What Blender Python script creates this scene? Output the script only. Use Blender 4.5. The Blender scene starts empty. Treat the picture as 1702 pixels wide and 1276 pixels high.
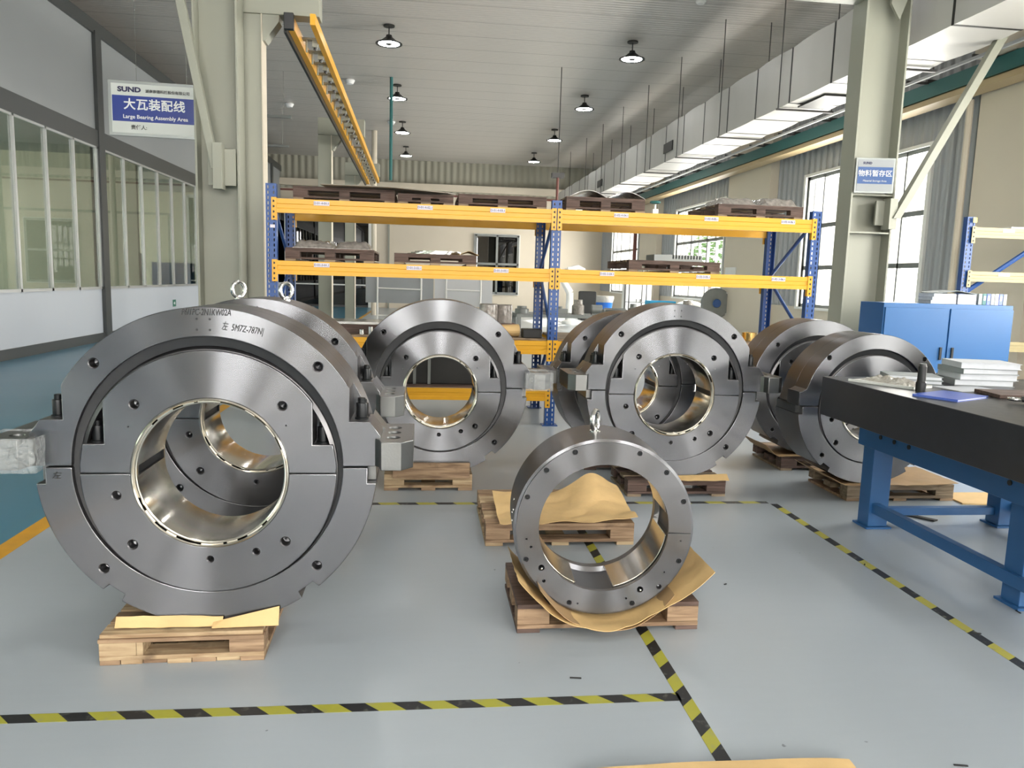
import bpy, bmesh, math, random
from math import pi, sin, cos, radians, sqrt, atan2
from mathutils import Vector, Matrix, noise

random.seed(7)
S = bpy.context.scene
C = S.collection

# ------------------------------------------------------------------ camera
cd = bpy.data.cameras.new('camera')
cam = bpy.data.objects.new('camera', cd)
C.objects.link(cam)
S.camera = cam
cd.sensor_fit = 'HORIZONTAL'
cd.sensor_width = 36.0
cd.lens = 1285.0 / 1702.0 * 36.0
cd.clip_start = 0.05
cd.clip_end = 300
right = Vector((0.99329004, -0.111838, 0.02944756))
down = Vector((0.01401449, -0.13635044, -0.99056153))
fwd = Vector((0.11479761, 0.9843276, -0.13386818))
up = -down
back = -fwd
m = Matrix(((right.x, up.x, back.x, 0), (right.y, up.y, back.y, 0), (right.z, up.z, back.z, 1.5), (0, 0, 0, 1)))
cam.matrix_world = m

# ------------------------------------------------------------------ colour management, world
S.view_settings.view_transform = 'Standard'
S.view_settings.look = 'None'
S.view_settings.gamma = 1.0
S.view_settings.use_curve_mapping = False
S.view_settings.exposure = 0.5
S.cycles.use_denoising = True
S.cycles.use_adaptive_sampling = False
S.cycles.max_bounces = 7
S.cycles.diffuse_bounces = 4
S.cycles.glossy_bounces = 5
S.cycles.transparent_max_bounces = 12
S.cycles.caustics_reflective = False
S.cycles.caustics_refractive = False
S.cycles.sample_clamp_indirect = 6.0
S.cycles.blur_glossy = 0.5

W = bpy.data.worlds.new('sky')
S.world = W
W.use_nodes = True
wn = W.node_tree
wn.nodes.clear()
w_out = wn.nodes.new('ShaderNodeOutputWorld')
w_bg = wn.nodes.new('ShaderNodeBackground')
w_tc = wn.nodes.new('ShaderNodeTexCoord')
w_sep = wn.nodes.new('ShaderNodeSeparateXYZ')
w_r = wn.nodes.new('ShaderNodeValToRGB')
wn.links.new(w_tc.outputs['Generated'], w_sep.inputs[0])
wn.links.new(w_sep.outputs['Z'], w_r.inputs[0])
wn.links.new(w_r.outputs[0], w_bg.inputs[0])
wn.links.new(w_bg.outputs[0], w_out.inputs[0])
w_r.color_ramp.elements[0].position = 0.0
w_r.color_ramp.elements[0].color = (1.0, 0.97, 0.92, 1)
w_r.color_ramp.elements[1].position = 0.8
w_r.color_ramp.elements[1].color = (0.86, 0.92, 1.0, 1)
w_bg.inputs[1].default_value = 2.5
W.cycles.sampling_method = 'MANUAL'
W.cycles.sample_map_resolution = 256


SKY_L = 19.0      # luminance of the bright overcast sky seen through every opening


def portal(loc, rot, sx, sy, k=1.0):
    """daylight entering through one window opening (an area lamp filling that opening)"""
    l = bpy.data.lights.new('window_daylight', 'AREA')
    l.shape = 'RECTANGLE'
    l.size = sx
    l.size_y = sy
    l.energy = SKY_L * k * pi * sx * sy
    l.color = (1.0, 0.975, 0.94)
    o = bpy.data.objects.new('window_daylight', l)
    C.objects.link(o)
    o.location = loc
    o.rotation_euler = rot
    return o

# window openings in the right wall: (y0, y1), all z 1.08 .. 3.95
WX = 8.5
WZ0, WZ1 = 1.08, 3.95
WINS = [(-11.4, -7.2), (-5.4, -1.2), (3.6, 7.8), (12.6, 16.9), (21.6, 25.9), (30.6, 34.9)]
for (a, b) in WINS:
    portal((WX + 0.16, (a + b) / 2, (WZ0 + WZ1) / 2), (0, radians(90), 0), WZ1 - WZ0, b - a)
# added, unseen: end-wall slit windows and roof skylights, for floor light and steel streaks
GY = -14.0
ADDED_SLITS = [(-4.6, -4.15), (-3.6, -3.15), (-2.6, -2.2), (0.3, 0.85), (4.2, 4.7), (5.5, 5.9), (7.4, 7.9)]
SZ0, SZ1 = 2.8, 6.0
for (a, b) in ADDED_SLITS:
    portal(((a + b) / 2, GY - 0.1, (SZ0 + SZ1) / 2), (radians(90), 0, 0), b - a, SZ1 - SZ0, 2.6)
ADDED_SKYLIGHTS = [(-4.5, 6.5, -10.5, -9.5), (-4.5, 6.5, -4.0, -3.6)]  # unseen roof openings, added to bring in light from above
LWINS = [(-9.0, -3.0), (2.0, 8.0), (11.0, 17.5), (20.5, 27.0)]
for (a, b) in LWINS:
    portal((-13.1, (a + b) / 2, 2.4), (0, radians(-90), 0), 2.6, b - a)
# low sun coming in from the far right
sl = bpy.data.lights.new('sun', 'SUN')
sl.energy = 26.0
sl.angle = radians(0.8)
sl.color = (1.0, 0.93, 0.85)
so = bpy.data.objects.new('sun', sl)
C.objects.link(so)
so.rotation_euler = Vector((-3.0, -3.7, -2.4)).to_track_quat('-Z', 'Y').to_euler()
so.location = (30, 40, 25)
for (x0, x1, y0, y1) in ADDED_SKYLIGHTS:
    portal(((x0 + x1) / 2, (y0 + y1) / 2, 6.9), (0, 0, 0), x1 - x0, y1 - y0, 0.6)

H_CEIL = 6.8
Y_FAR = 37.0


# ------------------------------------------------------------------ materials
def nt(name):
    mt = bpy.data.materials.new(name)
    mt.use_nodes = True
    t = mt.node_tree
    b = t.nodes['Principled BSDF']
    return mt, t, b


def lin(c):
    if isinstance(c, str):
        c = [int(c[i:i + 2], 16) / 255 for i in (0, 2, 4)]
    return tuple(((x / 12.92) if x <= 0.04045 else ((x + 0.055) / 1.055) ** 2.4) for x in c) + (1,)


def mat(name, col, rough=0.5, metal=0.0, var=0.0, vscale=6.0, bump=0.0, bscale=60.0, spec=None, stretch=None, coat=0):
    mt, t, b = nt(name)
    c = lin(col)
    b.inputs['Base Color'].default_value = c
    b.inputs['Roughness'].default_value = rough
    b.inputs['Metallic'].default_value = metal
    if spec is not None:
        b.inputs['Specular IOR Level'].default_value = spec
    if coat:
        b.inputs['Coat Weight'].default_value = coat
        b.inputs['Coat Roughness'].default_value = 0.12
    if var or bump:
        tc = t.nodes.new('ShaderNodeTexCoord')
        mp = t.nodes.new('ShaderNodeMapping')
        t.links.new(tc.outputs['Object'], mp.inputs[0])
        if stretch:
            mp.inputs['Scale'].default_value = stretch
        n = t.nodes.new('ShaderNodeTexNoise')
        n.inputs['Scale'].default_value = vscale
        n.inputs['Detail'].default_value = 5
        t.links.new(mp.outputs[0], n.inputs['Vector'])
        if var:
            r = t.nodes.new('ShaderNodeMapRange')
            r.inputs[1].default_value = 0.3
            r.inputs[2].default_value = 0.7
            r.inputs[3].default_value = 1 - var
            r.inputs[4].default_value = 1 + var
            t.links.new(n.outputs[0], r.inputs[0])
            mx = t.nodes.new('ShaderNodeVectorMath')
            mx.operation = 'SCALE'
            mx.inputs[0].default_value = c[:3]
            t.links.new(r.outputs[0], mx.inputs['Scale'])
            t.links.new(mx.outputs[0], b.inputs['Base Color'])
            r2 = t.nodes.new('ShaderNodeMapRange')
            r2.inputs[3].default_value = max(0.03, rough - var * 0.35)
            r2.inputs[4].default_value = min(1, rough + var * 0.35)
            t.links.new(n.outputs[0], r2.inputs[0])
            t.links.new(r2.outputs[0], b.inputs['Roughness'])
        if bump:
            n2 = t.nodes.new('ShaderNodeTexNoise')
            n2.inputs['Scale'].default_value = bscale
            n2.inputs['Detail'].default_value = 4
            t.links.new(mp.outputs[0], n2.inputs['Vector'])
            bp = t.nodes.new('ShaderNodeBump')
            bp.inputs['Strength'].default_value = bump
            bp.inputs['Distance'].default_value = 0.01
            t.links.new(n2.outputs[0], bp.inputs['Height'])
            t.links.new(bp.outputs[0], b.inputs['Normal'])
    return mt


def steel(name, col, rough, aniso, axis):
    """machined steel; axis 'radial' = lathe-turned face about local Y, 'axial' = turned cylinder"""
    mt, t, b = nt(name)
    b.inputs['Metallic'].default_value = 1.0
    b.inputs['Anisotropic'].default_value = aniso
    tc = t.nodes.new('ShaderNodeTexCoord')
    if axis == 'radial':
        mul = t.nodes.new('ShaderNodeVectorMath')
        mul.operation = 'MULTIPLY'
        mul.inputs[1].default_value = (1, 0, 1)
        t.links.new(tc.outputs['Object'], mul.inputs[0])
        nrm = t.nodes.new('ShaderNodeVectorMath')
        nrm.operation = 'NORMALIZE'
        t.links.new(mul.outputs[0], nrm.inputs[0])
        src = nrm.outputs[0]
    else:
        cv = t.nodes.new('ShaderNodeCombineXYZ')
        cv.inputs[1].default_value = 1
        src = cv.outputs[0]
    vt = t.nodes.new('ShaderNodeVectorTransform')
    vt.vector_type = 'VECTOR'
    vt.convert_from = 'OBJECT'
    vt.convert_to = 'WORLD'
    t.links.new(src, vt.inputs[0])
    t.links.new(vt.outputs[0], b.inputs['Tangent'])
    n = t.nodes.new('ShaderNodeTexNoise')
    n.inputs['Scale'].default_value = 7.0
    n.inputs['Detail'].default_value = 2
    n.inputs['Roughness'].default_value = 0.4
    t.links.new(tc.outputs['Object'], n.inputs['Vector'])
    r = t.nodes.new('ShaderNodeMapRange')
    r.inputs[1].default_value = 0.3
    r.inputs[2].default_value = 0.7
    r.inputs[1].default_value = 0.2
    r.inputs[2].default_value = 0.8
    r.inputs[3].default_value = rough - 0.015
    r.inputs[4].default_value = rough + 0.015
    t.links.new(n.outputs[0], r.inputs[0])
    t.links.new(r.outputs[0], b.inputs['Roughness'])
    c = lin(col)
    r2 = t.nodes.new('ShaderNodeMapRange')
    r2.inputs[1].default_value = 0.3
    r2.inputs[2].default_value = 0.7
    r2.inputs[3].default_value = 0.995
    r2.inputs[4].default_value = 1.005
    t.links.new(n.outputs[0], r2.inputs[0])
    sc = t.nodes.new('ShaderNodeVectorMath')
    sc.operation = 'SCALE'
    sc.inputs[0].default_value = c[:3]
    t.links.new(r2.outputs[0], sc.inputs['Scale'])
    t.links.new(sc.outputs[0], b.inputs['Base Color'])
    # fine turning marks
    if axis == 'radial':
        ln = t.nodes.new('ShaderNodeVectorMath')
        ln.operation = 'LENGTH'
        t.links.new(mul.outputs[0], ln.inputs[0])
        hsrc = ln.outputs['Value']
    else:
        sp = t.nodes.new('ShaderNodeSeparateXYZ')
        t.links.new(tc.outputs['Object'], sp.inputs[0])
        hsrc = sp.outputs['Y']
    n1 = t.nodes.new('ShaderNodeTexNoise')
    n1.noise_dimensions = '1D'
    n1.inputs['Scale'].default_value = 160
    n1.inputs['Detail'].default_value = 3
    t.links.new(hsrc, n1.inputs['W'])
    bp = t.nodes.new('ShaderNodeBump')
    bp.inputs['Strength'].default_value = 0.03
    bp.inputs['Distance'].default_value = 0.001
    t.links.new(n1.outputs[0], bp.inputs['Height'])
    t.links.new(bp.outputs[0], b.inputs['Normal'])
    return mt


def band_material(name, col_a, col_b, period, axis, frac=0.5, rough=0.5, shear=0.0, wear=0.0, shear_axis='X'):
    """two colours in hard-edged bands along one local axis (floor tape)"""
    mt, t, b = nt(name)
    tc = t.nodes.new('ShaderNodeTexCoord')
    sp = t.nodes.new('ShaderNodeSeparateXYZ')
    t.links.new(tc.outputs['Object'], sp.inputs[0])
    ma = t.nodes.new('ShaderNodeMath')
    ma.operation = 'MULTIPLY_ADD'
    t.links.new(sp.outputs[shear_axis], ma.inputs[0])
    ma.inputs[1].default_value = shear
    t.links.new(sp.outputs[axis], ma.inputs[2])
    dv = t.nodes.new('ShaderNodeMath')
    dv.operation = 'DIVIDE'
    dv.inputs[1].default_value = period
    t.links.new(ma.outputs[0], dv.inputs[0])
    fr = t.nodes.new('ShaderNodeMath')
    fr.operation = 'FRACT'
    t.links.new(dv.outputs[0], fr.inputs[0])
    lt = t.nodes.new('ShaderNodeMath')
    lt.operation = 'LESS_THAN'
    lt.inputs[1].default_value = frac
    t.links.new(fr.outputs[0], lt.inputs[0])
    mx = t.nodes.new('ShaderNodeMix')
    mx.data_type = 'RGBA'
    mx.inputs['A'].default_value = lin(col_a)
    mx.inputs['B'].default_value = lin(col_b)
    t.links.new(lt.outputs[0], mx.inputs['Factor'])
    n = t.nodes.new('ShaderNodeTexNoise')
    n.inputs['Scale'].default_value = 28
    n.inputs['Detail'].default_value = 6
    t.links.new(tc.outputs['Object'], n.inputs['Vector'])
    rr = t.nodes.new('ShaderNodeMapRange')
    rr.inputs[1].default_value = 0.58
    rr.inputs[2].default_value = 0.72
    rr.inputs[3].default_value = 0
    rr.inputs[4].default_value = wear
    t.links.new(n.outputs[0], rr.inputs[0])
    m2 = t.nodes.new('ShaderNodeMix')
    m2.data_type = 'RGBA'
    t.links.new(rr.outputs[0], m2.inputs['Factor'])
    t.links.new(mx.outputs['Result'], m2.inputs['A'])
    m2.inputs['B'].default_value = lin('8a8c80')
    t.links.new(m2.outputs['Result'], b.inputs['Base Color'])
    b.inputs['Roughness'].default_value = rough
    return mt


def ribbed(name, col, axis, period, seam, rough, depth=0.02, var=0.04, seam_dark=0.55):
    """painted sheet-metal: fine ribs as bump and a dark joint line every `seam` metres"""
    mt, t, b = nt(name)
    tc = t.nodes.new('ShaderNodeTexCoord')
    sp = t.nodes.new('ShaderNodeSeparateXYZ')
    t.links.new(tc.outputs['Object'], sp.inputs[0])
    a = sp.outputs[axis]
    w = t.nodes.new('ShaderNodeMath')
    w.operation = 'MULTIPLY'
    w.inputs[1].default_value = 2 * pi / period
    t.links.new(a, w.inputs[0])
    s = t.nodes.new('ShaderNodeMath')
    s.operation = 'SINE'
    t.links.new(w.outputs[0], s.inputs[0])
    bp = t.nodes.new('ShaderNodeBump')
    bp.inputs['Strength'].default_value = 0.6
    bp.inputs['Distance'].default_value = depth
    t.links.new(s.outputs[0], bp.inputs['Height'])
    t.links.new(bp.outputs[0], b.inputs['Normal'])
    dv = t.nodes.new('ShaderNodeMath')
    dv.operation = 'DIVIDE'
    dv.inputs[1].default_value = seam
    t.links.new(a, dv.inputs[0])
    fr = t.nodes.new('ShaderNodeMath')
    fr.operation = 'FRACT'
    t.links.new(dv.outputs[0], fr.inputs[0])
    lt = t.nodes.new('ShaderNodeMath')
    lt.operation = 'LESS_THAN'
    lt.inputs[1].default_value = 0.022 / seam
    t.links.new(fr.outputs[0], lt.inputs[0])
    n = t.nodes.new('ShaderNodeTexNoise')
    n.inputs['Scale'].default_value = 0.8
    n.inputs['Detail'].default_value = 4
    t.links.new(tc.outputs['Object'], n.inputs['Vector'])
    r = t.nodes.new('ShaderNodeMapRange')
    r.inputs[3].default_value = 1 - var
    r.inputs[4].default_value = 1 + var
    t.links.new(n.outputs[0], r.inputs[0])
    k = t.nodes.new('ShaderNodeMapRange')
    k.inputs[3].default_value = 1
    k.inputs[4].default_value = seam_dark
    t.links.new(lt.outputs[0], k.inputs[0])
    mu = t.nodes.new('ShaderNodeMath')
    mu.operation = 'MULTIPLY'
    t.links.new(r.outputs[0], mu.inputs[0])
    t.links.new(k.outputs[0], mu.inputs[1])
    sc = t.nodes.new('ShaderNodeVectorMath')
    sc.operation = 'SCALE'
    sc.inputs[0].default_value = lin(col)[:3]
    t.links.new(mu.outputs[0], sc.inputs['Scale'])
    t.links.new(sc.outputs[0], b.inputs['Base Color'])
    b.inputs['Roughness'].default_value = rough
    return mt


def glass_mat(name, tint, refl=1.0, rough=0.0, base=0.04):
    """thin pane: clear transmission with a Fresnel reflection"""
    mt = bpy.data.materials.new(name)
    mt.use_nodes = True
    t = mt.node_tree
    t.nodes.clear()
    o = t.nodes.new('ShaderNodeOutputMaterial')
    tr = t.nodes.new('ShaderNodeBsdfTransparent')
    tr.inputs[0].default_value = lin(tint)
    gl = t.nodes.new('ShaderNodeBsdfGlossy')
    gl.inputs['Roughness'].default_value = rough
    fr = t.nodes.new('ShaderNodeLayerWeight')
    pw_ = t.nodes.new('ShaderNodeMath')
    pw_.operation = 'POWER'
    pw_.inputs[1].default_value = 4.5
    t.links.new(fr.outputs['Facing'], pw_.inputs[0])
    mu = t.nodes.new('ShaderNodeMath')
    mu.operation = 'MULTIPLY_ADD'
    mu.inputs[1].default_value = 0.9
    mu.inputs[2].default_value = base * refl
    mu.use_clamp = True
    mx = t.nodes.new('ShaderNodeMixShader')
    t.links.new(pw_.outputs[0], mu.inputs[0])
    t.links.new(mu.outputs[0], mx.inputs[0])
    t.links.new(tr.outputs[0], mx.inputs[1])
    t.links.new(gl.outputs[0], mx.inputs[2])
    t.links.new(mx.outputs[0], o.inputs[0])
    return mt


def plastic_film(name, alpha=0.35, tint='d8dcdc'):
    mt, t, b = nt(name)
    b.inputs['Base Color'].default_value = lin(tint)
    b.inputs['Roughness'].default_value = 0.12
    b.inputs['Alpha'].default_value = alpha
    tc = t.nodes.new('ShaderNodeTexCoord')
    n = t.nodes.new('ShaderNodeTexNoise')
    n.inputs['Scale'].default_value = 22
    n.inputs['Detail'].default_value = 3
    n.inputs['Distortion'].default_value = 1.5
    t.links.new(tc.outputs['Object'], n.inputs['Vector'])
    bp = t.nodes.new('ShaderNodeBump')
    bp.inputs['Strength'].default_value = 1.0
    bp.inputs['Distance'].default_value = 0.03
    t.links.new(n.outputs[0], bp.inputs['Height'])
    t.links.new(bp.outputs[0], b.inputs['Normal'])
    return mt


def wood_mat(name, c1, c2, axis='X', rough=0.75):
    mt, t, b = nt(name)
    tc = t.nodes.new('ShaderNodeTexCoord')
    mp = t.nodes.new('ShaderNodeMapping')
    mp.inputs['Scale'].default_value = {'X': (2.5, 26, 26), 'Y': (26, 2.5, 26)}[axis]
    t.links.new(tc.outputs['Object'], mp.inputs[0])
    n = t.nodes.new('ShaderNodeTexNoise')
    n.inputs['Scale'].default_value = 1.6
    n.inputs['Detail'].default_value = 7
    n.inputs['Distortion'].default_value = 0.6
    t.links.new(mp.outputs[0], n.inputs['Vector'])
    r = t.nodes.new('ShaderNodeValToRGB')
    r.color_ramp.elements[0].position = 0.34
    r.color_ramp.elements[0].color = lin(c2)
    r.color_ramp.elements[1].position = 0.66
    r.color_ramp.elements[1].color = lin(c1)
    t.links.new(n.outputs[0], r.inputs[0])
    # stains and knots
    n2 = t.nodes.new('ShaderNodeTexNoise')
    n2.inputs['Scale'].default_value = 9
    n2.inputs['Detail'].default_value = 6
    t.links.new(tc.outputs['Object'], n2.inputs['Vector'])
    r2 = t.nodes.new('ShaderNodeMapRange')
    r2.inputs[1].default_value = 0.56
    r2.inputs[2].default_value = 0.72
    r2.inputs[3].default_value = 0
    r2.inputs[4].default_value = 0.6
    t.links.new(n2.outputs[0], r2.inputs[0])
    mx = t.nodes.new('ShaderNodeMix')
    mx.data_type = 'RGBA'
    t.links.new(r2.outputs[0], mx.inputs['Factor'])
    t.links.new(r.outputs[0], mx.inputs['A'])
    mx.inputs['B'].default_value = lin('4a3426')
    t.links.new(mx.outputs['Result'], b.inputs['Base Color'])
    b.inputs['Roughness'].default_value = rough
    bp = t.nodes.new('ShaderNodeBump')
    bp.inputs['Strength'].default_value = 0.4
    bp.inputs['Distance'].default_value = 0.002
    t.links.new(n.outputs[0], bp.inputs['Height'])
    t.links.new(bp.outputs[0], b.inputs['Normal'])
    return mt


def floor_material():
    mt, t, b = nt('epoxy_floor')
    tc = t.nodes.new('ShaderNodeTexCoord')
    sp = t.nodes.new('ShaderNodeSeparateXYZ')
    t.links.new(tc.outputs['Object'], sp.inputs[0])
    # blue walkway paint: x < -2.2
    lt = t.nodes.new('ShaderNodeMath')
    lt.operation = 'LESS_THAN'
    lt.inputs[1].default_value = -2.2
    t.links.new(sp.outputs['X'], lt.inputs[0])
    mx = t.nodes.new('ShaderNodeMix')
    mx.data_type = 'RGBA'
    mx.inputs['A'].default_value = lin('a4acb2')
    mx.inputs['B'].default_value = lin('41788f')
    t.links.new(lt.outputs[0], mx.inputs['Factor'])
    n = t.nodes.new('ShaderNodeTexNoise')
    n.inputs['Scale'].default_value = 0.7
    n.inputs['Detail'].default_value = 2
    n.inputs['Roughness'].default_value = 0.6
    t.links.new(tc.outputs['Object'], n.inputs['Vector'])
    r = t.nodes.new('ShaderNodeMapRange')
    r.inputs[1].default_value = 0.0
    r.inputs[2].default_value = 1.0
    r.inputs[3].default_value = 0.92
    r.inputs[4].default_value = 1.07
    t.links.new(n.outputs[0], r.inputs[0])
    # long faint scuffs
    mp = t.nodes.new('ShaderNodeMapping')
    mp.inputs['Scale'].default_value = (1.2, 9, 1)
    mp.inputs['Rotation'].default_value = (0, 0, 0.15)
    t.links.new(tc.outputs['Object'], mp.inputs[0])
    n2 = t.nodes.new('ShaderNodeTexNoise')
    n2.inputs['Scale'].default_value = 3
    n2.inputs['Detail'].default_value = 2
    t.links.new(mp.outputs[0], n2.inputs['Vector'])
    r2 = t.nodes.new('ShaderNodeMapRange')
    r2.inputs[1].default_value = 0.3
    r2.inputs[2].default_value = 0.9
    r2.inputs[3].default_value = 1.0
    r2.inputs[4].default_value = 0.975
    t.links.new(n2.outputs[0], r2.inputs[0])
    # scattered dark crumbs
    n3 = t.nodes.new('ShaderNodeTexNoise')
    n3.inputs['Scale'].default_value = 17
    n3.inputs['Detail'].default_value = 2
    t.links.new(tc.outputs['Object'], n3.inputs['Vector'])
    r3 = t.nodes.new('ShaderNodeMapRange')
    r3.inputs[1].default_value = 0.765
    r3.inputs[2].default_value = 0.785
    r3.inputs[3].default_value = 1.0
    r3.inputs[4].default_value = 0.45
    t.links.new(n3.outputs[0], r3.inputs[0])
    m1 = t.nodes.new('ShaderNodeMath')
    m1.operation = 'MULTIPLY'
    t.links.new(r.outputs[0], m1.inputs[0])
    t.links.new(r2.outputs[0], m1.inputs[1])
    m2 = t.nodes.new('ShaderNodeMath')
    m2.operation = 'MULTIPLY'
    t.links.new(m1.outputs[0], m2.inputs[0])
    t.links.new(r3.outputs[0], m2.inputs[1])
    sc = t.nodes.new('ShaderNodeVectorMath')
    sc.operation = 'SCALE'
    t.links.new(mx.outputs['Result'], sc.inputs[0])
    t.links.new(m2.outputs[0], sc.inputs['Scale'])
    t.links.new(sc.outputs[0], b.inputs['Base Color'])
    r4 = t.nodes.new('ShaderNodeMapRange')
    r4.inputs[3].default_value = 0.26
    r4.inputs[4].default_value = 0.33
    t.links.new(n.outputs[0], r4.inputs[0])
    t.links.new(r4.outputs[0], b.inputs['Roughness'])
    return mt


M = {}
M['floor'] = floor_material()
M['face'] = steel('turned_steel_face', '6a6b6e', 0.24, 1.0, 'radial')
M['rim'] = steel('turned_steel_rim', '686769', 0.34, 0.55, 'axial')
M['bore'] = steel('polished_bore', 'cfcabf', 0.17, 0.55, 'axial')
M['milled'] = mat('milled_steel', '737473', 0.34, 1.0, 0.10, 5, 0.05, 120)
M['bright'] = mat('bright_steel', 'c9c9c6', 0.2, 1.0, 0.05, 8)
M['gap'] = mat('dark_seal', '17191c', 0.45)
M['blackbolt'] = mat('black_oxide', '1c1e20', 0.35, 0.6)
M['wood'] = wood_mat('pallet_pine', 'a88d70', '765d47')
M['woodp'] = wood_mat('pallet_pine_pale', 'c0aa88', '94795b')
M['woodd'] = wood_mat('pallet_wood_dark', '66524a', '43342d')
M['woodg'] = wood_mat('pallet_wood_grey', '9c8b74', '6e5d49')
M['kraft'] = mat('kraft_paper', 'd3b27c', 0.6, 0, 0.08, 7, 0.25, 25)
M['kraft2'] = mat('kraft_paper_dark', 'a98b64', 0.6, 0, 0.08, 7, 0.25, 25)
M['card'] = mat('grey_sheet', '8d8478', 0.6, 0, 0.08, 5)
M['yellow'] = mat('rack_yellow', 'dfa318', 0.38, 0, 0.03, 3)
M['yellowd'] = mat('rack_yellow_rear', 'c79220', 0.42)
M['blue'] = mat('rack_blue', '1a4686', 0.4, 0, 0.06, 5)
M['fadedyellow'] = mat('faded_beam', 'a89a72', 0.5)  # beam yellow washed out to carry lens flare in its colour
M['cream'] = mat('cream_paint', 'cdc3b1', 0.55, 0, 0.03, 0.7)
M['column'] = mat('column_paint', '949588', 0.42, 0, 0.03, 1.5)
M['white'] = mat('white_paint', 'dfdfdb', 0.4)
M['offwhite'] = mat('off_white', 'c4c6c8', 0.45, 0, 0.02, 1)
M['panelgrey'] = mat('partition_grey', '8e9294', 0.4, 0, 0.02, 0.6)
M['panelwhite'] = mat('partition_white', 'c3c8d0', 0.35, 0, 0.02, 0.6)
M['darkframe'] = mat('dark_frame', '3a3d3d', 0.35)
M['alu'] = mat('aluminium', 'c6c8c9', 0.3, 0.7)
M['glass'] = glass_mat('window_glass', 'f4f4f2', 1.0)
M['glassp'] = glass_mat('partition_glass', 'adb5ad', 2.2)
M['glassd'] = glass_mat('dark_glass', '2a3431', 1.2)
M['duct'] = ribbed('duct_foil', 'b4b2ad', 'Y', 0.6, 50, 0.42, 0.004, 0.10)
M['ceiling'] = ribbed('ceiling_panel', 'bfbab4', 'Y', 0.125, 1.0, 0.36, 0.006, 0.04, 0.45)
M['clad'] = ribbed('wall_cladding', 'a0a3a6', 'Y', 0.25, 1000, 0.45, 0.05)
M['cladfar'] = ribbed('far_cladding', '9c9a8c', 'X', 0.3, 1000, 0.5, 0.03)
M['darkmetal'] = mat('dark_metal', '2c2c2b', 0.45, 0.4)
M['rodmetal'] = mat('rod_metal', '4b4a49', 0.5, 0.4)
M['teal'] = mat('teal_paint', '2f6b6a', 0.4)
M['tan'] = mat('tan_rail', 'b09c78', 0.45)
M['redbrown'] = mat('red_pipe', '6f3f37', 0.5)
M['lampwhite'] = mat('lamp_white', 'f0f0f0', 0.4)
M['granite'] = mat('black_granite', '25272d', 0.32, 0, 0.10, 18)
M['tableblue'] = mat('stand_blue', '2c5f93', 0.38, 0, 0.05, 4)
M['cabblue'] = mat('cabinet_blue', '265c92', 0.38, 0, 0.02, 1.5)
M['paper'] = mat('paper_bundle', 'c9cdd3', 0.6, 0, 0.05, 20, 0.2, 30)
M['papergrey'] = mat('grey_folder', '8c9394', 0.5)
M['blackcase'] = mat('black_plastic', '17181a', 0.35)
M['folderblue'] = mat('blue_folder', '4a62b8', 0.3)
M['binblue'] = mat('bin_blue', '1f62b8', 0.35)
M['crateblue'] = mat('crate_blue', '17a0cf', 0.4)
M['film'] = plastic_film('plastic_film', 0.22)
M['filmw'] = plastic_film('crumpled_plastic', 0.8, 'c8c4ba')
M['wrapped'] = mat('wrapped_parts', '8f8983', 0.18, 0, 0.3, 25, 0.8, 18, coat=0.6)
M['machine'] = mat('machine_grey', '7c7f7d', 0.4, 0.3, 0.1, 3)
M['rubber'] = mat('rubber', '202020', 0.6)
M['signblue'] = mat('sign_blue', '12338c', 0.3)
M['signblue2'] = mat('sign_blue_pale', '2f5186', 0.3)
M['signwhite'] = mat('sign_white', 'd8dcd8', 0.3)
M['signgrey'] = mat('sign_frame', '9a9f9d', 0.35, 0.5)
M['inknavy'] = mat('ink_navy', '1a1a4a', 0.4)
M['inkblack'] = mat('ink_black', '17181a', 0.5)
M['inkwhite'] = mat('ink_white', 'eef1f2', 0.4)
M['green'] = mat('exit_green', '0f6a55', 0.4)
M['label'] = mat('label_paper', 'd9d3dc', 0.5)
M['tape'] = band_material('hazard_tape', 'a09e3a', '1d1e20', 0.186, 'X', 0.5, 0.45, 1.0, 0.35, 'Y')
M['tapeflat'] = band_material('worn_hazard_tape', 'b3ad52', '34363a', 0.25, 'X', 0.5, 0.45, 0.5, 0.75, 'Y')
M['yellowline'] = mat('yellow_line', 'd29a1e', 0.45, 0, 0.1, 9)
M['outside'] = mat('outside_ground', 'cfcdc4', 0.8)
M['leaf'] = mat('foliage', '5f8a48', 0.7, 0, 0.2, 3)
M['brass'] = mat('brass', 'c8a86a', 0.25, 1.0)


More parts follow.
